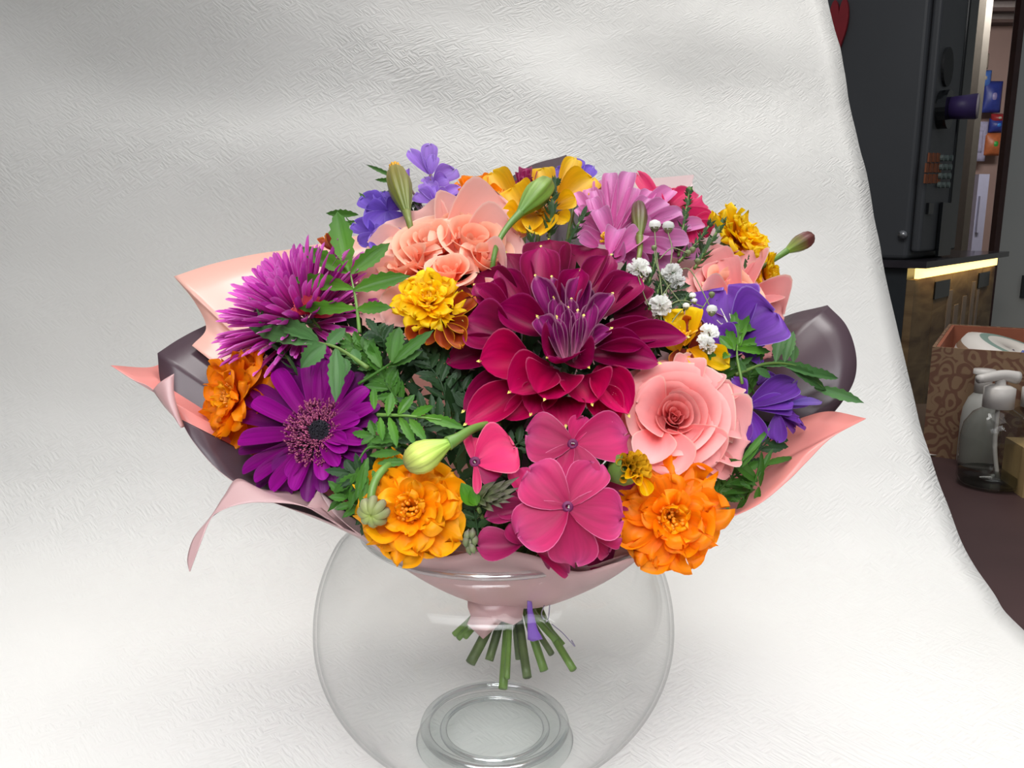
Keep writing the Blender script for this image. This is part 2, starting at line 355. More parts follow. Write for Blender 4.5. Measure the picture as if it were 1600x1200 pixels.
# pale painted crown of strokes on the wood
mb = MB()
for x, z0, z1, wd in ((.36, .0, .30, .05), (.45, .02, .20, .05), (.55, .02, .24, .05), (.66, .0, .32, .045), (.74, .05, .26, .03)):
    mb.box(LC*x, LC*x+wd, -.003, .0, -.03, -.03+z1*.5+.0, FR)
mb.build('painted_emblem', plain('pale_paint', (150, 132, 120), .6), c, smooth=False)
l = bpy.data.lights.new('strip', 'AREA'); l.shape = 'RECTANGLE'; l.size = LC*.9; l.size_y = .02; l.energy = .3; l.color = (1, .8, .45)
lo = bpy.data.objects.new('strip_light', l); COL.objects.link(lo)
lp = FR @ V((LC/2, -.028, ZC-.03)); tg = FR @ V((LC/2, .0, ZC-.3)); lo.location = lp; q = (tg-lp).normalized()
lx = e1; ly = q.cross(lx)*1; R3 = Matrix((lx, (-q).cross(lx), -q)).transposed(); lo.rotation_euler = R3.to_euler()
vm = empty('coffee_machine', (FR @ V((.2, .3, ZC)))[:], 'tall charcoal coffee machine standing on the wood-fronted counter', 'vending machine')
x0, x1 = LC*.06, LC*.44
fb('housing', M_black, vm, x0, x1, .04, .60, ZC, 1.42, .012)
fb('front_panel', M_black, vm, x0+.02, x1-.11, .015, .04, ZC+.02, 1.40, .008)
fb('display_column', M_gloss, vm, x1-.11, x1-.005, .01, .04, ZC+.02, 1.36, .006)
fb('painted_reflection', plain('reflection_white', (235, 245, 238), .3, emis=(235, 248, 240), es=1.6), vm, x1-.07, x1-.045, .004, .01, 1.04, 1.17)  # glowing bar imitates a tube's reflection on the glossy panel, no lamp here
def fdisc(name, mat, par, x, z, r, y0, y1, n=28):
    a = FR @ V((x, y0, z)); b = FR @ V((x, y1, z)); mb = MB(); mb.tube([a, b], r, n); return mb.build(name, mat, par, smooth=False)
M_grille = plain('grille_dark', (40, 41, 42), .6, noise_amt=.3, scale=200)
def fpt(px, py, y=.015):
    """where the pixel's ray meets the machine's front plane: (x, z) in the counter frame"""
    Mi = FR.inverted(); o = Mi @ CAM; d = (Mi.to_3x3() @ ray(px, py)); t = (y-o.y)/d.y; p = o + d*t; return p.x, p.z
x, z = fpt(1478, 105); fdisc('speaker_grille', M_grille, vm, x, z, .05, .015, .008)
x, z = fpt(1468, 172); fdisc('outlet_ring', M_gloss, vm, x, z, .05, .015, -.01)
x, z = fpt(1470, 170)
mb = MB(); a = FR @ V((x, .0, z)); b = FR @ V((x+.01, -.07, z)); mb.tube([a, b], lambda t: .028+.005*t, 24); kc = mb.build('dispenser_knob', plain('violet_cup', (66, 48, 104), .45), vm)
mb = MB(); mb.tube([b, b+(b-a).normalized()*.004], .031, 24); mb.build('knob_face', plain('cup_white', (190, 180, 184), .4), kc)
M_or = plain('orange_print', (150, 84, 50), .6)
for k, (py, n) in enumerate(((246, 3), (262, 4), (279, 4))):
    for i in range(n):
        x, z = fpt(1447+(4-n)*3+i*6.6-k*1.5, py); fb('printed_word', M_or, vm, x, x+.026, .012, .016, z-.012, z+.012)
M_btn = plain('button_grey', (118, 132, 128), .4)
for r in range(4):
    for i in range(3):
        x, z = fpt(1471+i*7-r*1.5, 247+r*14, .01); fdisc('button', M_btn, vm, x, z, .0085, .012, .004, 10)
x, z = fpt(1450, 326); fb('card_slot', M_gloss, vm, x-.02, x+.03, .008, .016, z-.015, z+.015)
x, z = fpt(1474, 350, .01); fb('tray_recess', M_gloss, vm, x-.05, x+.09, .004, .012, z-.09, z+.06)
# red heart on the side facing us, and one more behind the sheet's edge
M_red = plain('heart_red', (158, 30, 44), .5)
def side_pt(px, py, x=x0-.004):
    Mi = FR.inverted(); o = Mi @ CAM; d = (Mi.to_3x3() @ ray(px, py)); t = (x-o.x)/d.x; p = o + d*t; return p.y, p.z
def heart(label, px, py, sc):
    y, z = side_pt(px, py); mb = MB(); n = 40; pts = []
    for i in range(n):
        a = 2*PI*i/n; pts.append((y + sc*.42*16*math.sin(a)**3/16, z + sc*1.5*(13*math.cos(a)-5*math.cos(2*a)-2*math.cos(3*a)-math.cos(4*a))/16))
    for dx in (x0-.014, x0-.004): mb.v += [FR @ V((dx, p[0], p[1])) for p in pts]; mb.uv += [(0, 0)]*n
    mb.f = [tuple(range(n)), tuple(range(2*n-1, n-1, -1))] + [(i+n, (i+1) % n + n, (i+1) % n, i) for i in range(n)]; mb.m = [0]*len(mb.f)
    tag(mb.build('felt_heart', M_red, smooth=False), label, 'decoration')
heart('slender red felt heart stuck on the dark side of the machine', 1311, 42, .062)
y, z = side_pt(1411, 367)
mb = MB(); a = FR @ V((x0, y, z)); b = FR @ V((x0-.012, y, z)); mb.tube([a, b], .012, 14); mb.build('screw', plain('screw_metal', (170, 170, 172), .25, .8), vm)

# ---- things beyond the doorway
M_white = plain('fridge_white', (176, 176, 200), .35, noise_amt=.03); M_sh = plain('shelf_grey', (112, 106, 98), .5)
p = atY(1506, 240, 4.0)
slab('trim_7', M_sh, atY(1511, 300, 3.9).x, atY(1521, 300, 3.9).x, 3.9, 4.3, -.75, 1.5)
fr = empty('white_cooler', atY(1528, 400, 4.7), 'pale upright cooler in the room beyond the machine', 'cooler')
a = atY(1518, 385, 4.7); b = atY(1541, 272, 4.7)
mb = MB(); mb.box(a.x, b.x+.02, 4.7, 5.2, -.74, b.z); o = mb.build('cooler_body', M_white, fr, smooth=False)
mb = MB(); mb.box(b.x-.03, b.x-.015, 4.68, 4.70, b.z-.32, b.z-.12); mb.build('handle', M_white, fr, smooth=False)
def packet(label, px0, py0, px1, py1, mats, Y=5.2, cat='snack packet'):
    """pillow-shaped bag hanging on the wall, with a printed patch"""
    A = atY(px0, py0, Y); B = atY(px1, py1, Y); cx, cz = (A.x+B.x)/2, (A.z+B.z)/2; w_, h_ = abs(B.x-A.x)/2, abs(A.z-B.z)/2
    e = empty('snack_packet' if cat == 'snack packet' else 'wall_paper', (cx, Y, cz-h_), label, cat, 'goods hung on the wall beyond the doorway')
    dp = .03 if cat == 'snack packet' else .002
    for s, mt in ((1, mats[0]), (.55, mats[1])):
        mb = MB(); mb.grid(lambda i, j: V((cx+w_*s*(i/4-1), Y-dp*(1-((i/4-1)**2))*(1-((j/4-1)**2))-(.004 if s < 1 else 0)*(1), cz+h_*s*(j/4-1))), 9, 9)
        o = mb.build('bag' if s == 1 else 'print', mt, e); q = o.modifiers.new('s', 'SOLIDIFY'); q.thickness = .002; q.offset = 1
pb = lambda n, c_: plain('print_'+n, c_, .4, noise_amt=.12, scale=60)
M_b1 = pb('sky', (84, 128, 214)); M_b2 = pb('pale', (196, 186, 170)); M_b3 = pb('navy', (52, 66, 150)); M_b4 = pb('lilac', (150, 140, 190)); M_b5 = pb('red', (170, 50, 54)); M_b6 = pb('cyan', (60, 140, 230)); M_b7 = pb('orange', (196, 110, 66)); M_b8 = pb('green', (60, 170, 70)); M_b9 = pb('sheet', (180, 176, 206))
packet('round pale sticker-like bag, topmost on the wall beyond the doorway', 1524, 84, 1543, 108, (M_b2, M_b4))
packet('light blue packet with a pale print, above the navy one', 1523, 110, 1547, 136, (M_b1, M_b2))
packet('small blue packet left of the navy packet', 1508, 136, 1526, 148, (M_b3, M_b1))
packet('large navy packet with a lilac picture', 1538, 127, 1562, 176, (M_b3, M_b4))
packet('red packet under the navy one', 1549, 178, 1568, 192, (M_b5, M_b2))
packet('bright cyan and blue packet below the red one', 1546, 185, 1568, 207, (M_b3, M_b6))
packet('orange packet with a green dot, lowest on the wall', 1540, 208, 1564, 243, (M_b7, M_b8))
packet('pale lilac sheet of paper taped up left of the orange packet', 1514, 190, 1538, 252, (M_b9, M_b9), cat='poster')

# ---- damask box with ribbon rolls on the table
def damask():
    m, nt, b, N, L = new_mat('damask_print')
    tc = N.new('ShaderNodeTexCoord'); v = N.new('ShaderNodeTexVoronoi'); v.inputs['Scale'].default_value = 38; nd = N.new('ShaderNodeTexNoise'); nd.inputs['Scale'].default_value = 20; nd.inputs['Detail'].default_value = 2; L.new(tc.outputs['Object'], nd.inputs['Vector']); va = N.new('ShaderNodeVectorMath'); va.operation = 'MULTIPLY_ADD'; va.inputs[1].default_value = (.06, .06, .06); L.new(nd.outputs['Color'], va.inputs[0]); L.new(tc.outputs['Object'], va.inputs[2]); L.new(va.outputs[0], v.inputs['Vector'])
    sn = N.new('ShaderNodeMath'); sn.operation = 'SINE'; mu = N.new('ShaderNodeMath'); mu.operation = 'MULTIPLY'; mu.inputs[1].default_value = 19
    L.new(v.outputs['Distance'], mu.inputs[0]); L.new(mu.outputs[0], sn.inputs[0])
    nz = N.new('ShaderNodeTexNoise'); nz.inputs['Scale'].default_value = 55; L.new(tc.outputs['Object'], nz.inputs['Vector'])
    ad = N.new('ShaderNodeMath'); L.new(sn.outputs[0], ad.inputs[0]); L.new(nz.outputs['Fac'], ad.inputs[1])
    r = N.new('ShaderNodeValToRGB'); r.color_ramp.elements[0].position = .25; r.color_ramp.elements[0].color = C3((146, 116, 88)); r.color_ramp.elements[1].position = .9; r.color_ramp.elements[1].color = C3((118, 80, 62))
    L.new(ad.outputs[0], r.inputs[0]); L.new(r.outputs[0], b.inputs['Base Color']); b.inputs['Roughness'].default_value = .6; return m
M_dam = damask(); M_inner = plain('box_inner_orange', (164, 96, 70), .6)
b0 = gnd(1440, 711); ex = V((.85, -.52, 0)).normalized(); ey = V((-ex.y, ex.x, 0)); BX = Matrix(((ex.x, ey.x, 0, b0.x), (ex.y, ey.y, 0, b0.y), (0, 0, 1, 0), (0, 0, 0, 1)))
bx = empty('patterned_box', b0, 'open cardboard box with brown damask print beside the paper sheet', 'box')
H = .152
def bb(name, m, x0_, x1_, y0_, y1_, z0_, z1_, par=bx):
    mb = MB(); mb.box(x0_, x1_, y0_, y1_, z0_, z1_, BX); return mb.build(name, m, par, smooth=False)
bb('front_wall', M_dam, 0, .36, 0, .004, 0, H); bb('side_wall', M_dam, 0, .004, .004, .30, 0, H); bb('side_wall', M_dam, .356, .36, .004, .30, 0, H); bb('back_wall', M_dam, 0, .36, .30, .304, 0, H)
bb('liner', M_inner, .005, .355, .294, .2995, .01, H-.001); bb('box_base', M_inner, .004, .356, .004, .30, 0, .004); bb('liner', M_inner, .0045, .009, .005, .29, .01, H)
def ring_mat():
    m, nt, b, N, L = new_mat('striped_roll')
    uv = N.new('ShaderNodeUVMap'); sp = N.new('ShaderNodeSeparateXYZ'); L.new(uv.outputs[0], sp.inputs[0])
    r = N.new('ShaderNodeValToRGB'); r.color_ramp.interpolation = 'CONSTANT'; E = r.color_ramp.elements
    E[0].color = C3((214, 206, 196)); E[1].position = .32; E[1].color = C3((128, 150, 138))
    for p_, c_ in ((.38, (222, 214, 206)), (.56, (150, 120, 96)), (.62, (216, 208, 200)), (.8, (142, 156, 140)), (.86, (206, 198, 190))):
        q_ = E.new(p_); q_.color = C3(c_)
    L.new(sp.outputs['Y'], r.inputs[0]); L.new(r.outputs[0], b.inputs['Base Color']); b.inputs['Roughness'].default_value = .4; return m
M_roll = ring_mat()
for k, (x, y, z, r_, tx, lab) in enumerate(((.085, .085, .095, .075, .25, 'striped white ribbon roll at the left end of the damask box'), (.20, .17, .100, .085, .3, 'larger striped ribbon roll behind, in the middle of the damask box'), (.28, .075, .10, .068, -.2, 'striped ribbon roll at the right of the damask box'))):
    prof_ = [(r_*.25, .0), (r_*.25, .05), (r_*.4, .055), (r_*.7, .054), (r_*.92, .048), (r_, .03), (r_, -.02), (r_*.95, -.03), (r_*.25, -.03)]
    mb = MB(); cpos = BX @ V((x, y, z)); mb.lathe(prof_, cpos, V((tx, -.25, 1)), 36)
    tag(mb.build('ribbon_roll', M_roll), lab, 'ribbon', 'ribbon rolls in the damask box')

# ---- pump bottles and small things on the table
def clear_mat(name, tint, f0=.035, rough=.03, dark=.55):
    m, nt, b, N, L = new_mat(name); N.remove(b)
    lw = N.new('ShaderNodeLayerWeight'); lw.inputs['Blend'].default_value = .38
    r = N.new('ShaderNodeValToRGB'); e = r.color_ramp.elements; e[0].position = .0; e[0].color = tint; e[1].position = 1; e[1].color = tuple(x*dark for x in tint[:3])+(1,)
    q = e.new(.70); q.color = tuple(x*.97 for x in tint[:3])+(1,)
    L.new(lw.outputs['Facing'], r.inputs[0]); tr = N.new('ShaderNodeBsdfTransparent'); L.new(r.outputs[0], tr.inputs[0])
    gl = N.new('ShaderNodeBsdfGlossy'); gl.inputs['Roughness'].default_value = rough
    l2 = N.new('ShaderNodeLayerWeight'); l2.inputs['Blend'].default_value = .5; ms = N.new('ShaderNodeMixShader')
    pw = N.new('ShaderNodeMath'); pw.operation = 'POWER'; pw.inputs[1].default_value = 5; L.new(l2.outputs['Facing'], pw.inputs[0])
    fr_ = N.new('ShaderNodeMath'); fr_.operation = 'MULTIPLY_ADD'; fr_.inputs[1].default_value = .9; fr_.inputs[2].default_value = f0; L.new(pw.outputs[0], fr_.inputs[0])
    L.new(fr_.outputs[0], ms.inputs[0]); L.new(tr.outputs[0], ms.inputs[1]); L.new(gl.outputs[0], ms.inputs[2]); L.new(ms.outputs[0], N['Material Output'].inputs[0]); return m
M_plas = clear_mat('clear_plastic', (.86, .87, .85, 1), dark=.6, rough=.05); M_cap = plain('pump_white', (206, 200, 194), .4, noise_amt=.02)
def bottle(label, g, r_, hb, hp, pump=True, mat=None):
    e = empty('pump_bottle' if pump else 'spray_bottle', g, label, 'bottle', 'bottles beside the backdrop')
    mb = MB(); mb.lathe([(.001, .002), (r_*.9, .002), (r_, .008), (r_, hb*.62), (r_*.93, hb*.78), (r_*.7, hb*.92), (r_*.4, hb), (r_*.4, hb+.008)], g, n=32)
    mb.build('bottle_body', mat or M_plas, e)
    mb = MB(); mb.lathe([(.0, hb), (r_*.46, hb), (r_*.46, hb+.024), (r_*.3, hb+.027), (.006, hb+.028), (.005, hb+hp*.7), (.0, hb+hp*.7)], g, n=24); cp = mb.build('cap', M_cap, e)
    mb = MB()
    if pump:
        mb.tube(cr([g+V((.02, 0, hb+hp*.72)), g+V((0, 0, hb+hp*.78)), g+V((-.03, -.004, hb+hp*.70))], 5), lambda t: .008-.003*t, 12)
        mb.build('pump_head', M_cap, e)
        mb = MB(); mb.tube(cr([g+V((0, 0, hb)), g+V((.002, 0, hb*.5)), g+V((.01, 0, .008))], 5), .0025, 8); mb.build('dip_tube', M_cap, e)
        mb = MB(); mb.lathe([(.0, .004), (r_*.86, .004), (r_*.95, .01), (r_*.95, .018), (0, .018)], g, n=28); mb.build('liquid', clear_mat('liquid_clear', (.6, .62, .6, 1), dark=.5), e)
    else:
        mb.lathe([(.013, hb+.024), (.013, hb+hp), (0, hb+hp)], g, n=16); mb.build('nozzle', M_cap, e)
g1 = gnd(1545, 758); g2 = gnd(1522, 728); g3 = gnd(1604, 735)
bottle('large clear pump bottle nearly empty, frontmost of the bottles', g1, .037, .098, .05)
bottle('small white-capped bottle behind and left of the large pump bottle', g2, .022, .10, .03, False, plain('frosted', (168, 166, 160), .3))
bottle('clear bottle cut by the right edge of the picture', g3, .035, .085, .05, False)
sc_ = gnd(1455, 714); mb = MB(); mb.grid(lambda i, j: sc_+V((.03*i/3-.012, .02*j/3, .003+.001*((i*j) % 2))), 4, 4)
o = mb.build('paper_scrap', M_cap); q = o.modifiers.new('s', 'SOLIDIFY'); q.thickness = .0006; tag(o, 'white paper scrap lying by the corner of the damask box', 'paper')
kg = gnd(1597, 778); mb = MB(); mb.box(0, .10, 0, .06, 0, .058, Matrix.Translation(kg) @ Matrix.Rotation(-.15, 4, 'Z'))
o = mb.build('kraft_carton', plain('kraft', (166, 138, 92), .7, noise_amt=.1), smooth=False); tag(o, 'small kraft carton at the right edge in front of the bottles', 'box')
pg = gnd(1598, 722)+V((.02, .05, 0)); pc = empty('pen_cup', pg, 'dark cup behind the bottles at the right edge', 'cup')
mb = MB(); mb.lathe([(0, .002), (.024, .002), (.027, .10), (.025, .10), (.022, .006), (0, .006)], pg, n=24); mb.build('cup_body', M_table, pc)
for k, (c_, dx, nm) in enumerate((((198, 60, 46), -.022, 'red'), ((70, 84, 160), -.006, 'blue'), ((206, 110, 60), .010, 'orange'), ((60, 40, 70), -.013, 'violet'))):
    mb = MB(); mb.tube([pg+V((dx*.3, 0, .01)), pg+V((dx*1.2, -.006+.004*k, .138)), pg+V((dx*1.25, -.006+.004*k, .145))], lambda t: .004 if t < .99 else .001, 8)
    tag(mb.build('pen', plain('pen_'+nm, c_, .35)), nm+' pen standing in the dark cup at the right edge', 'pen', 'pens in the cup')

# ---------------------------------------------------------------- glass vase
VX, VY = -.0105, .452
M_glass = clear_mat('vase_glass', (.997, 1, .999, 1), dark=.22, f0=.018)
vz = empty('glass_vase', (VX, VY, .002), 'round clear glass fishbowl vase holding the bouquet', 'vase')
VC = V((VX, VY, .0)); RV = .1052; ZE = .081
def vr(z): return RV*math.sqrt(max(0, 1-abs((z-ZE)/(.088 if z < ZE else .097))**(1.9 if z < ZE else 2.15)))
outer = [(.036, .0035)] + [(vr(.006+(.130-.006)*i/30), .006+(.130-.006)*i/30) for i in range(31)] + [(.0845, .1355), (.0795, .1385), (.0768, .1410), (.0768, .1440)]
mb = MB(); mb.lathe(outer, VC, n=96)
mb.build('bowl', M_glass, vz)
inner = [(.0, .011), (.030, .0112), (.045, .014)] + [(vr(z_)-.0022, z_) for z_ in [.018+(.130-.018)*i/26 for i in range(27)]] + [(.0822, .1335), (.0770, .1375), (.0746, .1410), (.0744, .1440)]
M_glin = clear_mat('vase_glass_inner', (.998, 1, .999, 1), dark=.6, rough=.06, f0=.015)
mb = MB(); mb.lathe(inner, VC, n=96); mb.build('inner_wall', M_glin, vz)
M_rim = clear_mat('rim_glass', (.93, .95, .95, 1), dark=.6, f0=.3, rough=.1)
mb = MB(); mb.lathe([(.0756+.0021*math.cos(a), .1445+.0021*math.sin(a)) for a in [2*PI*i/12 for i in range(13)]], VC, n=96); mb.build('rim', M_rim, vz)
g = clear_mat('base_glass', (.965, .98, .975, 1), f0=.04, rough=.08, dark=.45)
mb = MB(); mb.lathe([(.0, .0025), (.040, .0025), (.046, .0028), (.048, .006), (.044, .0095), (.038, .0085), (.030, .0065), (.0, .006)], VC, n=72); mb.build('base', g, vz)
mb = MB(); mb.lathe([(.0315+.0022*math.cos(a), .0122+.0016*math.sin(a)) for a in [2*PI*i/10 for i in range(11)]], VC, n=72); mb.build('base_ring', M_rim, vz)
mb = MB(); mb.lathe([(.0425+.003*math.cos(a), .0150+.0024*math.sin(a)) for a in [2*PI*i/10 for i in range(11)]], VC, n=72); mb.build('base_ring', M_rim, vz)
# printed sticker on the shoulder
d = ray(547, 857); t_ = at(547, 857, .425)

# ---------------------------------------------------------------- wrapping paper
def film(name, c, rough=.28):
    m, nt, b, N, L = new_mat(name)
    b.inputs['Base Color'].default_value = C3(c); b.inputs['Roughness'].default_value = rough; b.inputs['Specular IOR Level'].default_value = .6
    tr = N.new('ShaderNodeBsdfTranslucent'); tr.inputs[0].default_value = C3(c); ms = N.new('ShaderNodeMixShader'); ms.inputs[0].default_value = .25
    L.new(b.outputs[0], ms.inputs[1]); L.new(tr.outputs[0], ms.inputs[2]); L.new(ms.outputs[0], N['Material Output'].inputs[0]); return m
M_pinkin = film('film_salmon', (238, 150, 142)); M_peach = film('film_peach', (250, 196, 180)); M_pinkout = film('film_dusty_pink', (205, 168, 168)); M_plum = film('film_plum', (84, 66, 74), .3); M_pale = film('film_pale_rose', (222, 196, 196), .25)
WRAP = empty('wrapping_paper', TIE, 'pink and plum wrapping paper flaring out around the bouquet', 'wrapping paper')
def edge_pts(E, n=8):
    segs = [[]]
    for p in E:
        w_ = at(p[0], p[1], p[2]); segs[-1].append(w_)
        if len(p) > 3: segs.append([w_])
    out = []
    for s in segs:
        if len(s) < 2: continue
        c_ = cr(s, n); out += c_ if not out else c_[1:]
    return out
def film_sheet(E, m_in, m_out, kh=.55, kz=.45, nv=16, r0=.013, dz=0, th=.0003):
    P = edge_pts(E); mb = MB(); n = len(P)
    def q(i, j):
        t = j/(nv-1); e = P[i]; h = V((e.x-TIE.x, e.y-TIE.y, 0)); b = TIE + h.normalized()*r0 + V((0, 0, dz))
        s_ = min(1, max(0, (h.length-.085)/.05)); k1 = kh+(.52-kh)*s_; k2 = kz+(.5-kz)*s_
        m = V((TIE.x, TIE.y, 0)) + h*k1; m.z = TIE.z + dz + (e.z-TIE.z)*k2
        w_ = 0
        return b*(1-t)**2 + m*(2*t*(1-t)) + e*t*t + V((0, 0, w_))
    mb.grid(q, n, nv); me = mesh('sheet', mb.v, mb.f, [m_in, m_out], mb.uv)
    o = add('sheet', me, WRAP); s = o.modifiers.new('s', 'SOLIDIFY'); s.thickness = th; s.offset = 0; s.material_offset = 1; s.use_rim = True
    return o
def strip(A, B, m_in, m_out, n=8, nv=7, bow=0):
    a = edge_pts(A, n); b = edge_pts(B, n); N_ = max(len(a), len(b))
    def rs(P, k): x = k*(len(P)-1)/(N_-1); i = min(int(x), len(P)-2); return P[i].lerp(P[i+1], x-i)
    mb = MB(); mb.grid(lambda i, j: rs(a, i).lerp(rs(b, i), j/(nv-1)) + TOCAM*bow*math.sin(PI*j/(nv-1)), N_, nv)
    me = mesh('sheet', mb.v, mb.f, [m_in, m_out], mb.uv); o = add('folded_flap', me, WRAP)
    s = o.modifiers.new('s', 'SOLIDIFY'); s.thickness = .0003; s.offset = 0; s.material_offset = 1; return o
# back sheets
film_sheet([(300, 540, .50), (322, 512, .515), (303, 470, .52), (272, 432, .52, 'c'), (330, 413, .545), (400, 397, .57), (480, 385, .60), (640, 350, .64)], M_peach, M_pinkout)
film_sheet([(640, 420, .62), (800, 276, .655), (885, 242, .65, 'c'), (892, 262, .645), (960, 330, .64)], M_plum, M_plum)
film_sheet([(900, 400, .62), (985, 282, .64, 'c'), (1084, 273, .625, 'c'), (1087, 300, .61), (1150, 400, .58)], M_pale, M_pale)
# plum panels left and right
film_sheet([(420, 780, .455), (350, 700, .47), (275, 640, .478), (252, 600, .482), (246, 552, .487, 'c'), (283, 528, .505), (330, 505, .525), (440, 460, .56)], M_plum, M_plum)
film_sheet([(1130, 560, .60), (1215, 500, .55), (1293, 477, .53, 'c'), (1322, 508, .515), (1337, 550, .505), (1336, 590, .50), (1318, 625, .498), (1285, 665, .505)], M_plum, M_plum)
# left salmon tip and its strip
film_sheet([(262, 560, .50), (235, 574, .49), (173, 571, .468, 'c'), (205, 592, .466), (240, 610, .464), (290, 668, .460), (345, 712, .455), (420, 765, .45)], M_pinkout, M_pinkin, dz=-.002)
# curled outer corner at the left, dusty side out
strip([(239, 610, .459), (256, 634, .456), (272, 652, .453), (286, 668, .451)], [(272, 584, .455), (272, 614, .452), (279, 642, .450), (288, 667, .449)], M_pinkout, M_pinkin, bow=.004)
# dark inner lining low at the left, then the outer pink front
film_sheet([(282, 655, .455), (302, 690, .449), (345, 738, .442), (410, 778, .432), (490, 806, .420), (560, 834, .412), (640, 854, .406), (720, 861, .402), (800, 864, .402), (900, 886, .401), (960, 872, .404), (1040, 843, .41)], M_pinkout, M_plum, dz=.003, kh=.72, kz=.36, r0=.02)
film_sheet([(480, 792, .411), (497, 765, .412, 'c'), (520, 800, .410), (560, 833, .406), (600, 854, .402), (660, 866, .399), (700, 869, .398), (745, 861, .397), (790, 860, .397), (840, 870, .397), (900, 893, .397), (960, 880, .400), (1010, 862, .405)], M_pinkout, M_pale, dz=-.004, kh=.72, kz=.36, r0=.02)
# the curling tail at the lower left
strip([(475, 768, .425), (412, 765, .424), (372, 748, .424), (350, 775, .416), (330, 806, .408), (303, 840, .402), (293, 872, .398), (296, 893, .395)], [(540, 828, .402), (478, 792, .407), (412, 785, .409), (375, 788, .408), (345, 798, .406), (329, 811, .402), (313, 850, .397), (297, 893, .395)], M_pinkout, M_plum, n=8)
# right salmon lip
film_sheet([(1180, 700, .50), (1230, 665, .498), (1262, 650, .495), (1300, 643, .487), (1353, 654, .465, 'c'), (1300, 683, .455), (1262, 720, .447), (1230, 752, .438), (1185, 788, .428), (1125, 815, .415), (1040, 848, .405)], M_pinkin, M_pinkout)
# paper tail below the binding and the violet ribbon
tb = empty('paper_tail', TIE, 'dusty pink pointed paper tail hanging under the binding inside the vase', 'wrapping paper')
def poly3(name, pts, d, mat, par, bulge=.004, th=.0004):
    P = [at(x, y, d) for x, y in pts]; c_ = sum(P, V())/len(P); mb = MB(); mb.v = [c_+TOCAM*bulge]+P; mb.uv = [(0, 0)]*len(mb.v)
    n = len(P); mb.f = [(0, 1+i, 1+(i+1) % n) for i in range(n)]; mb.m = [0]*n
    o = mb.build(name, mat, par); s = o.modifiers.new('s', 'SOLIDIFY'); s.thickness = th; return o
poly3('folded_point', [(731, 934), (740, 928), (790, 926), (815, 930), (818, 950), (815, 968), (802, 976), (784, 970), (770, 984), (755, 998), (742, 986), (730, 975), (736, 962), (731, 948)], .452, M_pinkout, tb)
M_rib2 = plain('ribbon_violet', (108, 72, 158), .35, noise_amt=.1)
rb = empty('violet_ribbon', TIE, 'violet ribbon tied around the stems inside the vase', 'ribbon')
mb = MB(); mb.grid(lambda i, j: TIE + V((math.cos(2*PI*i/24)*(.0155), math.sin(2*PI*i/24)*.0155, -.004+.006*j/2)), 24, 3, closed=True)
o = mb.build('band', M_rib2, rb); s = o.modifiers.new('s', 'SOLIDIFY'); s.thickness = .0006
strip_ = cr([at(826, 926, .436), at(828, 950, .434), at(831, 975, .434), at(836, 1000, .435)], 5)
mb = MB(); mb.grid(lambda i, j: strip_[j]+V(((i/3-.5)*(.002+.006*(j/15)**2), 0, .0008*math.sin(i*2+j))), 4, len(strip_)); o = mb.build('ribbon_end', M_rib2, rb); s = o.modifiers.new('s', 'SOLIDIFY'); s.thickness = .0005
M_rbd = plain('thread_grey', (120, 112, 132), .5)
for P in ([(845, 928), (852, 940), (846, 958), (850, 968)], [(846, 940), (858, 935), (857, 965), (853, 972)], [(862, 975), (880, 990), (898, 1010), (893, 1000)]):
    mb = MB(); mb.tube(cr([at(x, y, .436) for x, y in P], 6), .0003, 5); mb.build('thread', M_rbd, rb)
# ---------------------------------------------------------------- flowers
GF = 'flowers of the bouquet'
def flower(kind, px, py, off, label, cat='flower', group=GF):
    return empty(kind, W(px, py, off), label, cat, group)
CUT = [at(*q) for q in ((735, 1036, .458), (764, 1032, .470), (786, 1076, .455), (824, 1058, .452), (850, 1048, .465), (896, 1046, .452), (842, 1020, .475), (709, 992, .475), (716, 998, .468), (727, 995, .455), (880, 1008, .475), (792, 1060, .448), (868, 1000, .462), (750, 1010, .48), (810, 1030, .48), (862, 1022, .45))]
_ci = [0]
def cut():
    _ci[0] += 1; return CUT[_ci[0]-1] if _ci[0] <= len(CUT) else None
# ---- dahlia
M_dah = petal_mat('dahlia_burgundy', (96, 0, 44), (128, 0, 58), (150, 4, 86), (172, 50, 118), .22, .45, .18, 10, .03, .35, spec=.2)
M_dahr = petal_mat('dahlia_crimson', (120, 0, 46), (170, 0, 66), (196, 10, 92), (206, 90, 130), .2, .45, .2, 10, .025, .35, spec=.2)
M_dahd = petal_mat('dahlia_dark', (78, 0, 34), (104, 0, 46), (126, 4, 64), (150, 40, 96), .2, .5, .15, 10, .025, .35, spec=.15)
M_daht = petal_mat('dahlia_inner', (150, 90, 110), (116, 14, 84), (142, 40, 112), (196, 140, 170), .5, .45, .2, 7, .07, .3, spec=.2)
M_tip = plain('petal_tip_yellow', (214, 204, 96), .5)
dh = flower('dahlia', 890, 560, -30, 'large burgundy dahlia in the middle of the bouquet')
stem(dh, W(890, 560, -32), .003, M_stemd, cut())
DT = petal_mesh('lance', M_tip, cup=.4, nu=3, nv=3)
def dp(rows, mat, **k):
    for n_, q in enumerate(rows):
        bx, by, tx, ty, wp, ob, ot = q
        T = W(tx, ty, ot); B = W(bx, by, ob); wd = wp/FPX*D(tx, ty)
        o = pxpet(dh, mat, (bx, by, tx, ty, wp), ob, ot, kind='point', seed=n_ % 4, **k)
        T = (wloc(dh) @ o.matrix_basis) @ o.data.vertices[-5].co; d_ = (T-B).normalized(); pet(dh, M_tip, T-d_*.0012, T+d_*.0016, .0016, name='petal_tip', kind='lance', cup=.4, nu=3, nv=3)
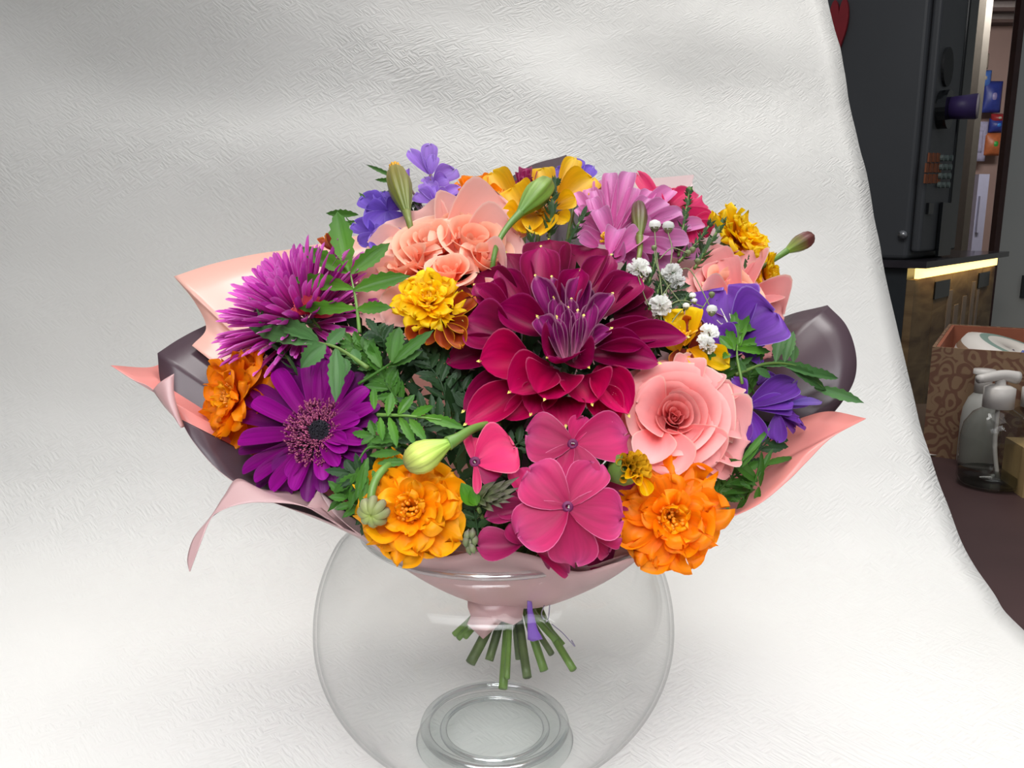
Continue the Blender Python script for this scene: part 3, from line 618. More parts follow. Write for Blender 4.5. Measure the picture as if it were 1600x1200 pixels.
# outermost ring, behind
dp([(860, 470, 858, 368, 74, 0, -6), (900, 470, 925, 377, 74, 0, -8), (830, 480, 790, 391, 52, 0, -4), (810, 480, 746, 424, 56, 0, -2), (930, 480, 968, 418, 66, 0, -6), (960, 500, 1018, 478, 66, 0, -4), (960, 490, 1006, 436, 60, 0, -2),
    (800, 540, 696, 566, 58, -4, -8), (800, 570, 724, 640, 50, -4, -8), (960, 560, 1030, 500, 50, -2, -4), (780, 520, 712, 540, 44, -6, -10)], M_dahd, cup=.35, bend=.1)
dp([(820, 600, 727, 661, 64, 0, -2), (850, 620, 786, 652, 44, -2, -2), (880, 620, 884, 664, 70, 0, 0), (930, 600, 962, 664, 60, 0, 0), (850, 600, 829, 645, 60, 2, 2)], M_dahr, cup=.4, bend=.05)
# second ring
dp([(850, 490, 846, 388, 60, 4, 6), (905, 490, 955, 401, 50, 4, 6), (830, 500, 779, 420, 44, 4, 5), (800, 510, 742, 446, 42, 3, 4), (925, 500, 1001, 436, 56, 4, 8), (800, 530, 727, 503, 84, 2, 6), (930, 520, 1038, 521, 44, 5, 12), (790, 480, 758, 447, 44, 3, 4)], M_dah, cup=.45, bend=-.05)
dp([(830, 560, 746, 569, 84, 3, 8), (860, 570, 791, 621, 80, 4, 12), (875, 580, 848, 637, 92, 6, 12), (935, 570, 983, 654, 66, 3, 6), (905, 590, 926, 642, 84, 2, 7)], M_dahr, cup=.5, bend=-.1, curl=.12)
dp([(930, 540, 1073, 529, 46, 6, 14), (920, 555, 1029, 570, 50, 6, 12)], M_dah, cup=.55, bend=-.1)
# third ring around the tuft
dp([(860, 520, 780, 486, 60, 8, 13), (875, 550, 846, 576, 74, 10, 17), (895, 555, 925, 588, 62, 10, 17), (925, 535, 1005, 545, 40, 9, 15), (880, 500, 905, 432, 44, 8, 10)], M_dah, cup=.7, bend=-.15, curl=.25)
# inner tuft, upright, streaked
dp([(885, 535, 838, 435, 34, 8, 12), (890, 530, 863, 436, 26, 8, 11), (895, 530, 907, 437, 38, 8, 11), (905, 525, 919, 452, 26, 9, 13), (905, 535, 956, 463, 32, 10, 15), (870, 540, 841, 498, 34, 12, 17), (875, 540, 866, 468, 24, 13, 17), (885, 560, 876, 475, 24, 15, 20), (892, 562, 888, 484, 22, 16, 22), (900, 562, 903, 488, 20, 16, 22), (908, 555, 926, 475, 26, 14, 19), (880, 565, 858, 500, 24, 16, 21), (915, 545, 954, 516, 24, 14, 19), (896, 566, 912, 496, 20, 17, 23), (884, 566, 870, 498, 20, 17, 23), (890, 540, 893, 470, 22, 11, 15)], M_daht, cup=.9, bend=-.08, curl=.15)
# fine dew drops on the lower petals
mb = MB()
for k in range(70):
    x, y = rnd.gauss(965, 12), rnd.gauss(615, 16); c_ = W(x, y, 9+rnd.random()*3); mb.lathe([(0, -.00025), (.0003, 0), (0, .00025)], c_, UP, 6)
dw = mb.build('dew', clear_mat('dew', (1, 1, 1, 1), rough=.05), dh); dw['kind'] = 'stuff'

# ---- roses
def rose_mats(pre, deep, mid, lip, outer):
    return (petal_mat(pre+'_inner', deep, mid, lip, None, .08, .5, .3, 5, bump=.15, spec=.3), petal_mat(pre+'_outer', mid, outer, lip, (236, 204, 190), .07, .5, .3, 5, .03, .2, spec=.3))
def swirl(parent, C_, A, R, mats, N_=16, hole=.12, turns=2.4, grow=1.0, flat=1.0, seed=0, lip=.25):
    """cupped petals wrapped round axis A, each its own curved shell"""
    rs = random.Random(seed); A = A.normalized(); X = A.orthogonal().normalized(); Y = A.cross(X)
    for n_ in range(N_):
        t = n_/(N_-1); ang = n_*turns + rs.uniform(-.2, .2); rt = R*(hole + (grow-hole)*t**1.05); rb = R*(.05+.20*t); zb = R*(-.65+.1*t)*flat
        zt = R*(-.06 + .42*math.sin(min(1, t*1.3)*PI*.55) - .55*max(0, t-.45)*1.6)*flat; sp_ = math.radians(95-35*t)*(1+rs.uniform(-.1, .1)); lp = lip*(t**.7)*R; p1, p2 = rs.uniform(0, 6), rs.uniform(0, 6)
        mb = MB(); nu, nv = 15, 9
        def P(i, j):
            u = 2*i/(nu-1)-1; v = j/(nv-1); wd = (.55+.45*math.sin(v*PI*.62)) if v < .9 else .97; a = ang + u*sp_*wd
            r = rb + (rt-rb)*math.sin(v*PI/2)**.8; z = zb + (zt-zb)*v - R*.14*abs(u)**3*v*v
            k = max(0, v-.72)/.28; r += lp*k*k*(1-.3*abs(u)) + R*.035*math.sin(4*u+p1)*v**3; z -= lp*.55*k*k; z += R*.03*math.sin(3*u+p2)*v**3
            r -= R*.05*abs(u)*v*(1-t)
            return C_ + A*z + (X*math.cos(a)+Y*math.sin(a))*r
        mb.grid(P, nu, nv); mb.build('petal', mats[0] if t < .72 else mats[1], parent)
MR = rose_mats('rose_pink', (206, 50, 60), (238, 128, 128), (250, 178, 174), (246, 166, 166))
r1 = flower('rose', 1068, 655, -18, 'pink rose with a deep swirled heart, right below the dahlia')
stem(r1, W(1070, 670, -30), .0026, M_stemd, cut())
for n_, q in enumerate([(1060, 650, 1056, 562, 100, -10, -3), (1070, 655, 1128, 590, 110, -14, -4), (1060, 660, 1168, 688, 118, -14, 2), (1050, 680, 1120, 748, 60, -12, -2), (1050, 680, 1142, 742, 44, -10, 2), (1040, 670, 1050, 742, 84, -12, -1), (1040, 650, 993, 632, 100, -14, -4), (1030, 670, 1010, 722, 70, -12, -2), (1060, 640, 1100, 572, 84, -8, 2), (1075, 655, 1152, 655, 96, -8, 3), (1060, 670, 1122, 722, 70, -6, 5)]):
    pxpet(r1, MR[1], q, kind='wide' if n_ > 1 else 'round', cup=.35, bend=-.08, curl=-.12, ruf=.12, seed=n_ % 3)
swirl(r1, W(1054, 650, 0), TOCAM+UP*.35+RT*-.05, .0265, MR, 11, hole=.55, grow=1.08, seed=3, lip=.3)
swirl(r1, W(1056, 648, -4), TOCAM+UP*.3+RT*-.05, .0135, MR, 13, hole=.12, grow=1.1, flat=1.5, seed=4, lip=.1)
MP = rose_mats('rose_peach', (240, 96, 70), (252, 146, 112), (255, 196, 168), (252, 190, 172))
MPP = petal_mat('rose_blush', (250, 170, 150), (248, 188, 178), (246, 196, 194), (250, 216, 206), .05, .5, .3, 5, .03, .15, spec=.3)
r2 = flower('rose', 690, 405, -20, 'large full peach garden rose at the upper left')
stem(r2, W(690, 430, -36), .0026, M_stem, cut())
for n_, q in enumerate([(700, 410, 800, 330, 130, -26, -20), (720, 420, 812, 372, 120, -26, -16), (700, 410, 640, 340, 100, -26, -18), (690, 420, 578, 385, 80, -26, -16), (690, 430, 560, 450, 90, -24, -10), (680, 440, 560, 490, 80, -24, -8), (700, 440, 600, 505, 80, -24, -8), (720, 430, 790, 440, 110, -24, -8), (710, 420, 740, 326, 120, -26, -20), (715, 440, 740, 490, 90, -22, -6)]):
    pxpet(r2, MPP, q, kind='wide', cup=.3, bend=-.05, ruf=.15, seed=n_ % 3)
ax = TOCAM*.75+UP*.75
swirl(r2, W(697, 392, -6), ax+RT*.1, .034, MP, 16, hole=.45, grow=1.12, flat=.8, seed=5, lip=.18)
for (x_, y_, off, R_, s_, a_, N_) in ((742, 370, 2, .0205, 11, .25, 12), (672, 372, 2, .0175, 12, -.2, 11), (702, 418, 9, .0135, 13, 0, 9), (636, 408, 4, .0155, 14, -.5, 9), (762, 402, 3, .0125, 16, .5, 7), (668, 440, 6, .011, 23, -.1, 7), (606, 430, -2, .012, 25, -.6, 7), (712, 350, -6, .0135, 26, 0, 8)):
    swirl(r2, W(x_, y_, off), ax+RT*a_, R_, MP, N_, hole=.1, grow=1.15, flat=1.25, seed=s_, lip=.22)
r3 = flower('rose', 1140, 450, -18, 'pink and peach rose half hidden behind the violet petals at the right')
stem(r3, W(1140, 470, -34), .0026, M_stemd, cut())
for n_, q in enumerate([(1150, 470, 1100, 405, 80, -20, -12), (1150, 470, 1160, 400, 90, -20, -14), (1150, 470, 1194, 452, 80, -24, -18), (1150, 480, 1090, 470, 80, -20, -6), (1150, 480, 1218, 500, 110, -30, -24), (1150, 490, 1205, 560, 90, -36, -30), (1140, 490, 1080, 540, 90, -24, -8), (1150, 470, 1125, 410, 60, -10, -2)]):
    pxpet(r3, MR[1], q, kind='wide', cup=.35, bend=-.1, ruf=.15, seed=n_ % 3)
swirl(r3, W(1148, 455, -6), TOCAM*.7+UP*.6+RT*.35, .024, (MP[0], MR[1]), 18, hole=.1, grow=1.05, seed=8)

# ---- gerbera
M_ger = petal_mat('gerbera_purple', (112, 4, 92), (134, 0, 122), (150, 12, 142), (158, 46, 152), .2, .5, .2, 9, .02, .35, spec=.2)
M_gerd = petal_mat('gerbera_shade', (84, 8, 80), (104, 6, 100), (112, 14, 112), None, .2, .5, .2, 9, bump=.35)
gb = flower('gerbera', 498, 680, -8, 'purple gerbera daisy with dark centre at the lower left')
stem(gb, W(500, 690, -16), .0026, M_stem, cut())
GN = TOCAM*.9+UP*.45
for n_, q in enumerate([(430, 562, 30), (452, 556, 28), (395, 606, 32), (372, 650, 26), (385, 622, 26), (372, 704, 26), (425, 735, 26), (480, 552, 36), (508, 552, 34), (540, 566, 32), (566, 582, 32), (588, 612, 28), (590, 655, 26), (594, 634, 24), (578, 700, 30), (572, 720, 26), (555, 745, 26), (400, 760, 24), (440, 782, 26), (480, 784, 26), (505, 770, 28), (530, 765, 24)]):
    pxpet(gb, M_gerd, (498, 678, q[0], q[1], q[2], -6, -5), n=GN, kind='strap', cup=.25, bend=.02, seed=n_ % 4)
for n_, q in enumerate([(431, 577, 30), (395, 625, 28), (371, 688, 30), (378, 737, 24), (396, 750, 24), (422, 766, 26), (457, 766, 26), (485, 560, 32), (512, 562, 30), (548, 578, 32), (576, 606, 26), (586, 634, 24), (562, 655, 30), (540, 705, 30), (574, 688, 32), (528, 728, 26), (505, 750, 26), (448, 745, 22), (540, 690, 26)]):
    pxpet(gb, M_ger, (498, 676, q[0], q[1], q[2], -2, 1), n=GN, kind='strap', cup=.3, bend=.03, seed=n_ % 4)
M_gf = plain('gerbera_filament', (160, 76, 108), .5, noise_amt=.35, scale=400); M_gfd = plain('gerbera_filament_dark', (118, 40, 84), .5, noise_amt=.3, scale=400); M_gc = plain('gerbera_core', (16, 12, 26), .8, noise_amt=.4, scale=500)
GC = W(500, 674, 0); GN = GN.normalized(); GX = GN.orthogonal().normalized(); GY = GN.cross(GX)
mb = MB(); mb.lathe([(.0, .0040), (.003, .0038), (.0050, .0028), (.0060, .0), (.009, -.001), (.0125, -.003)], GC, GN, 24); mb.build('centre_disc', M_gc, gb)
mb = MB()
for k in range(1000):
    a = rnd.uniform(0, 6.283); r_ = rnd.uniform(.0046, .0172); b_ = GC+(GX*math.cos(a)+GY*math.sin(a))*r_ + GN*(-.0005-.16*(r_-.006)); h_ = .0026+.0016*rnd.random(); d_ = (GN+(GX*math.cos(a)+GY*math.sin(a))*rnd.uniform(.1, 1.1)).normalized()
    mb.tube([b_, b_+d_*h_*.7, b_+d_*h_], lambda t: .00022+.00022*t, 4, mi=k % 2)
o = mb.build('filaments', [M_gf, M_gfd], gb); o['kind'] = 'stuff'
mb = MB()
for k in range(150):
    a = rnd.uniform(0, 6.283); r_ = .0042*math.sqrt(rnd.random()); b_ = GC+(GX*math.cos(a)+GY*math.sin(a))*r_+GN*.003; mb.tube([b_, b_+GN*.002], .0003, 4)
o = mb.build('core_buds', M_gc, gb); o['kind'] = 'stuff'

# ---- aster
M_ast = petal_mat('aster_magenta', (204, 48, 150), (218, 72, 188), (226, 118, 208), (230, 152, 220), .2, .5, .25, 6, .1, .2)
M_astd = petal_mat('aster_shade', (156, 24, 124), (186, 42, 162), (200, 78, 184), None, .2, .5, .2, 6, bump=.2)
a1 = flower('aster', 462, 485, -20, 'magenta many-rayed aster at the left edge of the bouquet')
stem(a1, W(480, 500, -34), .0022, M_stem, cut())
AC = W(478, 505, -24); AA = (TOCAM*.50+UP*.72-RT*.42).normalized(); AXx = AA.orthogonal().normalized(); AY = AA.cross(AXx)
for k in range(270):
    t = (k+.5)/270; ph = k*2.39996; el = math.acos(1-1.12*t)   # golden-angle hemisphere, a little past the equator
    d_ = AA*math.cos(el) + (AXx*math.cos(ph)+AY*math.sin(ph))*math.sin(el)
    d_ = (d_ + V((rnd.gauss(0, .07), rnd.gauss(0, .07), rnd.gauss(0, .07)))).normalized()
    L_ = .036 + .019*math.sin(el)**1.5 + rnd.uniform(-.003, .003)
    n_ = (AA - d_*d_.dot(AA)) + AA*.001
    if n_.length < .05: n_ = AXx
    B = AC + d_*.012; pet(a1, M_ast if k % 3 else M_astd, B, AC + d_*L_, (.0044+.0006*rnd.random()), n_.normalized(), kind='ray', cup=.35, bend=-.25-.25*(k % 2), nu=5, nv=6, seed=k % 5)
M_pk = petal_mat('hotpink', (196, 16, 90), (214, 36, 100), (222, 74, 120), (232, 124, 150), .12, .5, .3, 10, .03, .2)
# ---- marigolds
def mgmat(nm, base, mid, tip, edge=None, pos=.5): return petal_mat(nm, base, mid, tip, edge, .12, .5, .42, 9, .05, .25, pos=pos, spec=.3)
M_or1 = mgmat('marigold_orange', (232, 100, 0), (250, 138, 0), (254, 152, 6)); M_yo = mgmat('marigold_amber', (240, 128, 0), (252, 166, 2), (254, 182, 14))
M_ye = mgmat('marigold_yellow', (244, 164, 0), (253, 204, 4), (255, 222, 24)); M_ro = mgmat('marigold_rust', (110, 20, 8), (150, 50, 12), (196, 96, 10), (236, 170, 30))
M_tf = plain('tuft_orange', (226, 136, 12), .5, noise_amt=.3, scale=300); M_tfy = plain('tuft_yellow', (232, 168, 24), .5, noise_amt=.3, scale=300)
def marigold(px, py, Rp, label, A, mats, off=0, layers=((10, 1.04, 2), (9, .88, 20), (7, .66, 40), (6, .42, 58)), tuft=(M_tf, .28, 46), seed=0, wd=.74, group=GF, st=True):
    rs = random.Random(seed+100); f = flower('marigold', px, py, off-8, label, group=group); A = A.normalized(); X = A.orthogonal().normalized(); Y = A.cross(X)
    d0 = D(px, py); R = Rp/FPX*d0; c_ = W(px, py, off-R*1000*.25)
    for li, (cnt, ln, el) in enumerate(layers):
        for k in range(cnt):
            a = 2*PI*(k+.5*(li % 2))/cnt + rs.uniform(-.18, .18); e = math.radians(el+rs.uniform(-9, 9)); rad = X*math.cos(a)+Y*math.sin(a)
            d_ = rad*math.cos(e) + A*math.sin(e); n_ = A*math.cos(e) - rad*math.sin(e); L_ = R*ln*(1+rs.uniform(-.1, .08)); b_ = c_ + rad*R*.04 + A*R*.05*li
            pet(f, mats[li % len(mats)] if not isinstance(mats, dict) else mats[li], b_, b_+d_*L_, L_*wd*rs.uniform(.9, 1.2)*(1.05 if li < 2 else 1.15), n_, kind='wide', cup=.15, bend=rs.choice((-.1, .1)), ruf=.7, seed=rs.randrange(6), notch=.05)
    mb = MB()
    for k in range(tuft[2]):
        a = rs.uniform(0, 6.28); r_ = R*tuft[1]*math.sqrt(rs.random()); b_ = c_ + (X*math.cos(a)+Y*math.sin(a))*r_*.6 + A*R*.15; e_ = c_ + (X*math.cos(a)+Y*math.sin(a))*r_*1.1 + A*R*(.42-.2*r_/R+rs.uniform(-.06, .05))
        mb.tube([b_, b_.lerp(e_, .6), e_], lambda t: R*(.018+.022*t), 5)
    mb.build('centre_tuft', tuft[0], f)
    mb = MB(); mb.lathe([(R*.3, 0), (R*.3, -R*.25), (R*.2, -R*.5), (R*.08, -R*.62)], c_, A, 12); mb.build('calyx', M_stem, f)
    if st: stem(f, c_-A*R*.6, .0017, M_stem, cut())
    return f
marigold(378, 622, 74, 'orange marigold at the far left beside the gerbera', TOCAM*.75-RT*.75+UP*.15, (M_or1, M_or1, M_or1, M_yo), off=-8, seed=1, layers=((10, 1.05, 0), (9, .95, 20), (7, .7, 42), (5, .45, 60)))
marigold(646, 796, 80, 'amber marigold at the lower front left, under the striped green bud', TOCAM*.95+UP*.25-RT*.1, (M_yo, M_yo, M_yo, M_yo), off=0, seed=2)
marigold(1046, 808, 80, 'deep orange marigold at the lower front right, under the pink rose', TOCAM*.95+UP*.15, (M_or1, M_or1, M_or1, M_yo), off=2, seed=3)
m4 = marigold(672, 476, 51, 'yellow marigold with rust edges between peach rose and dahlia', TOCAM*.8+UP*.5, (M_ye, M_ye, M_ye, M_ye), off=8, seed=4, tuft=(M_tfy, .34, 60))
for n_, q in enumerate([(700, 500, 740, 466, 34, 0, 8), (695, 505, 722, 545, 34, 0, 6), (690, 505, 698, 548, 32, -2, 4), (660, 510, 640, 535, 36, -2, 2), (700, 500, 728, 520, 32, 0, 8), (680, 510, 664, 540, 34, -4, 0)]):
    pxpet(m4, M_ro, q, kind='wide', cup=.4, bend=-.1, ruf=.3, seed=n_ % 3)
m5 = flower('marigold', 1085, 530, 0, 'yellow and rust marigold tucked right of the dahlia')
for n_, q in enumerate([(1070, 540, 1070, 492, 60, -2, 4), (1070, 530, 1085, 500, 30, 0, 8), (1060, 550, 1040, 508, 50, -2, 4), (1080, 545, 1136, 572, 40, 0, 8), (1075, 545, 1098, 580, 30, 0, 8), (1075, 540, 1100, 520, 40, -4, 2)]):
    pxpet(m5, M_ye if n_ % 2 == 0 or n_ == 3 else M_ro, q, kind='wide', cup=.4, bend=-.1, ruf=.5, seed=n_ % 3)
for q in [(1075, 545, 1110, 545, 50, -2, 3), (1070, 545, 1060, 570, 40, -2, 3)]: pxpet(m5, M_ro, q, kind='wide', cup=.2, ruf=.3)
mb = MB()
for k in range(26):
    x, y = 1068+rnd.gauss(0, 7), 522+rnd.gauss(0, 6); mb.tube([W(x*.3+1066*.7, y*.3+530*.7, 3), W(x, y, 12)], .0005, 4)
mb.build('centre_tuft', M_tfy, m5); stem(m5, W(1075, 545, -8))
marigold(1150, 376, 56, 'bright yellow marigold high at the right, behind a needle-leaved sprig', TOCAM*.5+RT*.6+UP*.5, (M_ye, M_ye, M_ye), off=-14, seed=6, tuft=(M_tfy, .3, 30))
marigold(1192, 432, 44, 'small bright yellow marigold right of the half hidden rose', TOCAM*.5+RT*.8+UP*.1, (M_ye, M_ye, M_ye), off=-10, seed=7, tuft=(M_tfy, .3, 24), layers=((9, 1, 0), (8, .8, 25), (5, .5, 50)))
m8 = flower('marigold', 748, 300, -22, 'orange marigold seen from the side at the top, behind the peach rose')
for n_, q in enumerate([(752, 322, 716, 282, 34, -26, -24), (752, 322, 742, 272, 44, -26, -26), (755, 322, 775, 276, 40, -26, -26), (752, 325, 712, 300, 30, -20, -20), (752, 325, 745, 290, 44, -18, -14), (755, 325, 785, 296, 34, -22, -22), (750, 330, 768, 304, 40, -16, -10)]):
    pxpet(m8, M_or1, q, kind='wide', cup=.3, ruf=.35, seed=n_ % 3)
stem(m8, W(752, 328, -26))
# opening bud of a marigold: tubes
ob_ = flower('marigold_bud', 990, 728, 8, 'half-open mustard marigold bud of small tubes left of the deep orange marigold', 'bud')
mb = MB(); c_ = W(972, 735, 2); A = (W(1000, 722, 14)-c_).normalized(); mb.lathe([(.0, -.010), (.003, -.008), (.0068, -.002), (.0074, .003), (.0066, .006)], c_, A, 14, rib=.06, nr=7); mb.build('calyx', M_stem, ob_)
M_tub = petal_mat('tube_mustard', (150, 120, 20), (196, 150, 20), (214, 160, 24), None, .15, .5, .2, 8)
for q in [(974, 712), (988, 708), (1000, 706), (968, 722), (982, 720), (994, 716), (1008, 714), (976, 732), (988, 730), (998, 726), (1012, 722), (980, 742), (992, 742), (1004, 736), (1016, 730), (974, 750), (998, 750), (1016, 742)]:
    b_ = W(982+(q[0]-990)*.45, 730+(q[1]-728)*.45, 6); e_ = W(q[0], q[1], 13+rnd.uniform(-2, 2)); mb = MB(); mb.tube([b_, b_.lerp(e_, .5), e_], lambda t: .0010+.0008*t, 8, cap=False); mb.build('tube_floret', M_tub, ob_)
for q in [(990, 742, 976, 748, 16, 8, 14), (992, 745, 1000, 760, 18, 8, 13), (1000, 745, 1012, 775, 22, 6, 8)]: pxpet(ob_, M_ye, q, kind='wide', cup=.9, curl=.3)
stem(ob_, W(965, 738, -2))

# ---- phlox clusters (thing > floret > petal)
M_ph = petal_mat('phlox_pink', (160, 2, 72), (188, 34, 98), (182, 62, 122), (208, 110, 154), .16, .55, .3, 8, .025, .25)
M_phd = petal_mat('phlox_deep', (140, 14, 74), (152, 26, 84), (158, 44, 98), (180, 80, 128), .15, .55, .25, 8, .025, .25)
M_phe = plain('phlox_eye', (96, 12, 70), .6)
def floret(parent, cx, cy, petals, mat, off=0, eye=True, **k):
    f = bpy.data.objects.new('floret', None); COL.objects.link(f); f.parent = parent; f.location = W(cx, cy, off) - parent.location
    kk = dict(kind='round', cup=.1, bend=.14, ruf=.22, notch=.04); kk.update(k)
    for n_, q in enumerate(petals):
        bx, by = (q[5], q[6]) if len(q) > 6 else (cx, cy); ot = q[3] if len(q) > 3 else 0
        m = mat if len(q) < 5 or not q[4] else q[4]
        pet(f, m, W(bx, by, off), W(q[0], q[1], off+ot), q[2]/FPX*D(cx, cy), seed=n_ % 4, **kk)
    if eye:
        c_ = W(cx, cy, off+1.0); mb = MB(); mb.lathe([(.0026, -.0004), (.0018, .0006), (.0010, .0004), (.0007, -.002)], c_, TOCAM, 12); mb.build('eye', M_phe, f)
        mb = MB(); [mb.lathe([(0, 0), (.0004, .0004), (0, .0009)], c_+RT*rnd.uniform(-.0006, .0006)+UP*rnd.uniform(-.0006, .0006), TOCAM, 6) for _ in range(3)]; mb.build('anthers', M_cap, f)
    mb = MB(); mb.tube([W(cx, cy, off-1), W(cx, cy, off-16)], .0011, 6); mb.build('floret_tube', mat, f)
    return f
ph = flower('phlox', 870, 770, -14, 'hot pink phlox cluster at the front, below the dahlia')
stem(ph, W(870, 780, -24), .002, M_stem, cut())
floret(ph, 890, 780, [(950, 890, 62, -2), (1006, 772, 60, -4), (812, 760, 56, -4), (790, 800, 60, -6), (860, 888, 50, -2)], M_phd, off=-8, eye=False)
floret(ph, 895, 694, [(824, 674, 84, 2), (914, 648, 36, -2), (982, 676, 88, 2), (906, 756, 76, 0), (852, 740, 50, -3)], M_ph, off=6)
floret(ph, 887, 792, [(828, 732, 84, 2), (808, 832, 84, 3), (900, 886, 78, 5), (976, 806, 84, 6), (938, 724, 64, -1)], M_ph, off=12)
floret(ph, 918, 830, [(972, 838, 52, 0), (955, 866, 44, 0)], M_ph, off=4, eye=False)
floret(ph, 742, 722, [(804, 696, 90, 3), (728, 672, 16, 0), (782, 742, 50, -3, M_phd), (752, 682, 50, 0), (746, 770, 14, 2)], M_pk, off=6)
floret(ph, 815, 850, [(746, 850, 56, 2), (890, 898, 28, 3, M_ph, 838, 862), (800, 818, 40, 2)], M_phd, off=2, eye=False, fold=.15)
floret(ph, 832, 790, [(760, 808, 34, 2), (776, 795, 40, 0), (806, 730, 40, -2, M_ph)], M_phd, off=0, eye=False, fold=.2)
# phlox buds: pointed, in a tuft
M_budg = petal_mat('phlox_bud_green', (84, 104, 60), (116, 122, 88), (96, 84, 84), None, .2, .5, .15, 6)
pbud = flower('phlox_buds', 770, 778, 6, 'tuft of pointed grey-green phlox buds between amber marigold and pink phlox', 'bud')
for n_, q in enumerate([(800, 755), (812, 745), (790, 750), (775, 752), (812, 762), (805, 775), (798, 786), (786, 795), (772, 800), (760, 792), (764, 762), (783, 766), (793, 770), (780, 780), (770, 786)]):
    pxpet(pbud, M_budg, (748+n_ % 3*3, 790-n_ % 4*5, q[0], q[1], 11, 2, 10), kind='lance', cup=1.1, bend=-.1, nu=5, nv=6, seed=n_ % 3, name='bud_scale')
for q in [(742, 790, 722, 755, 26, 2, 9), (745, 790, 738, 762, 18, 2, 7)]: pxpet(pbud, M_leafb, q, kind='lance', cup=.4, name='leaf')
stem(pbud, W(748, 795, 0), .001)
# back hot-pink phlox, violet phloxes
pb2 = flower('phlox', 1060, 315, -30, 'coral pink phlox at the top right behind the pink daisy')
floret(pb2, 1040, 330, [(996, 268, 28, 0), (1034, 287, 34, 0), (1096, 302, 66, 2), (1120, 345, 40, 2), (1010, 300, 40, 2), (1075, 296, 44, 0)], M_pk, off=-28, eye=False)
floret(pb2, 1080, 350, [(1122, 340, 30, 2), (1112, 362, 30, 2), (1076, 385, 30, 0)], M_pk, off=-22, eye=False)
stem(pb2, W(1060, 340, -36))
M_vi = petal_mat('phlox_violet', (118, 70, 176), (148, 106, 206), (162, 126, 216), (184, 156, 226), .14, .55, .3, 8, .025, .2)
M_vid = petal_mat('phlox_indigo', (84, 50, 160), (108, 74, 190), (126, 96, 206), (152, 128, 218), .14, .55, .3, 8, .025, .2)
v1 = flower('phlox', 680, 300, -30, 'lilac phlox standing tallest at the top left of the bouquet')
floret(v1, 673, 274, [(640, 232, 26, 2), (672, 221, 30, 0), (678, 240, 22, -2)], M_vi, off=-22, eye=False)
floret(v1, 678, 288, [(712, 262, 38, 2), (700, 278, 30, 2), (662, 276, 20, -2)], M_vi, off=-20, eye=False)
floret(v1, 680, 316, [(652, 296, 38, 3), (704, 308, 38, 3), (690, 290, 34, 0), (664, 281, 34, 0), (718, 290, 22, 0)], M_vi, off=-16, eye=False)
for q in [(690, 322, 748, 296, 10, -18, -16), (690, 330, 735, 318, 12, -18, -12), (688, 332, 752, 302, 9, -18, -12)]: pxpet(v1, M_vid, q, kind='lance', cup=1.2, name='bud')
for k in range(16): pxpet(v1, petal_mat('violet_tube', (70, 50, 70), (84, 62, 84), (120, 100, 120), None) if k == 0 else bpy.data.materials['violet_tube'], (672+k*1.5, 345, 646+k*5, 300+abs(k-7)*3+rnd.uniform(-5, 12), 6, -22, -20), kind='lance', cup=1.2, nu=3, nv=4, name='calyx_tube')
mb = MB(); mb.tube([W(673, 274, -22), W(676, 300, -22), W(682, 345, -26)], .0012, 6); mb.build('stalk', M_stemr, v1)
mb = MB(); mb.tube([W(625, 268, -26), W(645, 300, -26), W(672, 345, -26)], .0008, 6); mb.build('stalk', M_stemr, v1)
pxpet(v1, M_vi, (640, 300, 634, 264, 12, -26, -26), kind='broad', cup=.6); stem(v1, W(682, 348, -30))
v2 = flower('phlox', 592, 340, -24, 'deep lilac phlox left of the olive bud')
floret(v2, 606, 330, [(566, 302, 44, 2), (598, 296, 34, 0), (622, 312, 30, 3), (586, 358, 52, 4), (622, 352, 36, 2), (570, 322, 40, 3), (604, 306, 30, 4)], M_vid, off=-18, eye=False, ruf=.25)
floret(v2, 590, 366, [(552, 344, 38, 0), (560, 378, 26, 2), (628, 366, 24, 4), (600, 352, 28, 2), (586, 388, 24, 2)], M_vid, off=-14, ruf=.2)
floret(v2, 600, 372, [(628, 374, 26, 4), (580, 362, 30, 4)], M_vi, off=-12, eye=False); stem(v2, W(600, 372, -28))
v3 = flower('phlox', 900, 272, -32, 'violet phlox peeping over the yellow petals at the top')
floret(v3, 900, 290, [(870, 260, 24, 2), (900, 244, 36, 0), (928, 258, 28, 0), (912, 262, 30, 3), (886, 250, 24, 2), (936, 300, 24, -2)], M_vid, off=-34, eye=False, ruf=.2); stem(v3, W(900, 300, -38))
M_pu = petal_mat('violet_purple', (92, 30, 140), (116, 56, 172), (128, 72, 188), (166, 134, 216), .16, .5, .3, 14, .025, .3)
M_pul = petal_mat('violet_lavender', (110, 80, 176), (136, 110, 196), (150, 126, 204), None, .12, .5, .3, 8)
v4 = flower('phlox', 1160, 520, 0, 'large-petalled purple phlox floret in front of the half hidden rose')
floret(v4, 1148, 535, [(1136, 456, 108, 2), (1214, 492, 108, 34), (1190, 545, 70, 0), (1128, 512, 40, 5)], M_pu, off=4, eye=False, cup=.25, bend=-.05)
floret(v4, 1150, 545, [(1118, 515, 44, 2), (1135, 555, 30, 0)], M_pu, off=9, eye=False, cup=.6)
mb = MB(); [mb.tube([W(1150, 528, 4), W(x, y, 7)], .0003, 4) for x, y in ((1126, 482), (1131, 494), (1120, 500), (1140, 490), (1128, 505))]; mb.build('filaments', M_cap, v4); stem(v4, W(1150, 545, -6))
v5 = flower('phlox', 1200, 632, -2, 'dark violet phlox at the right, above the salmon paper lip')
floret(v5, 1164, 636, [(1146, 590, 34, 3), (1158, 588, 20, 0), (1182, 692, 44, 1), (1160, 690, 30, -2)], M_pu, off=2, cup=.3)
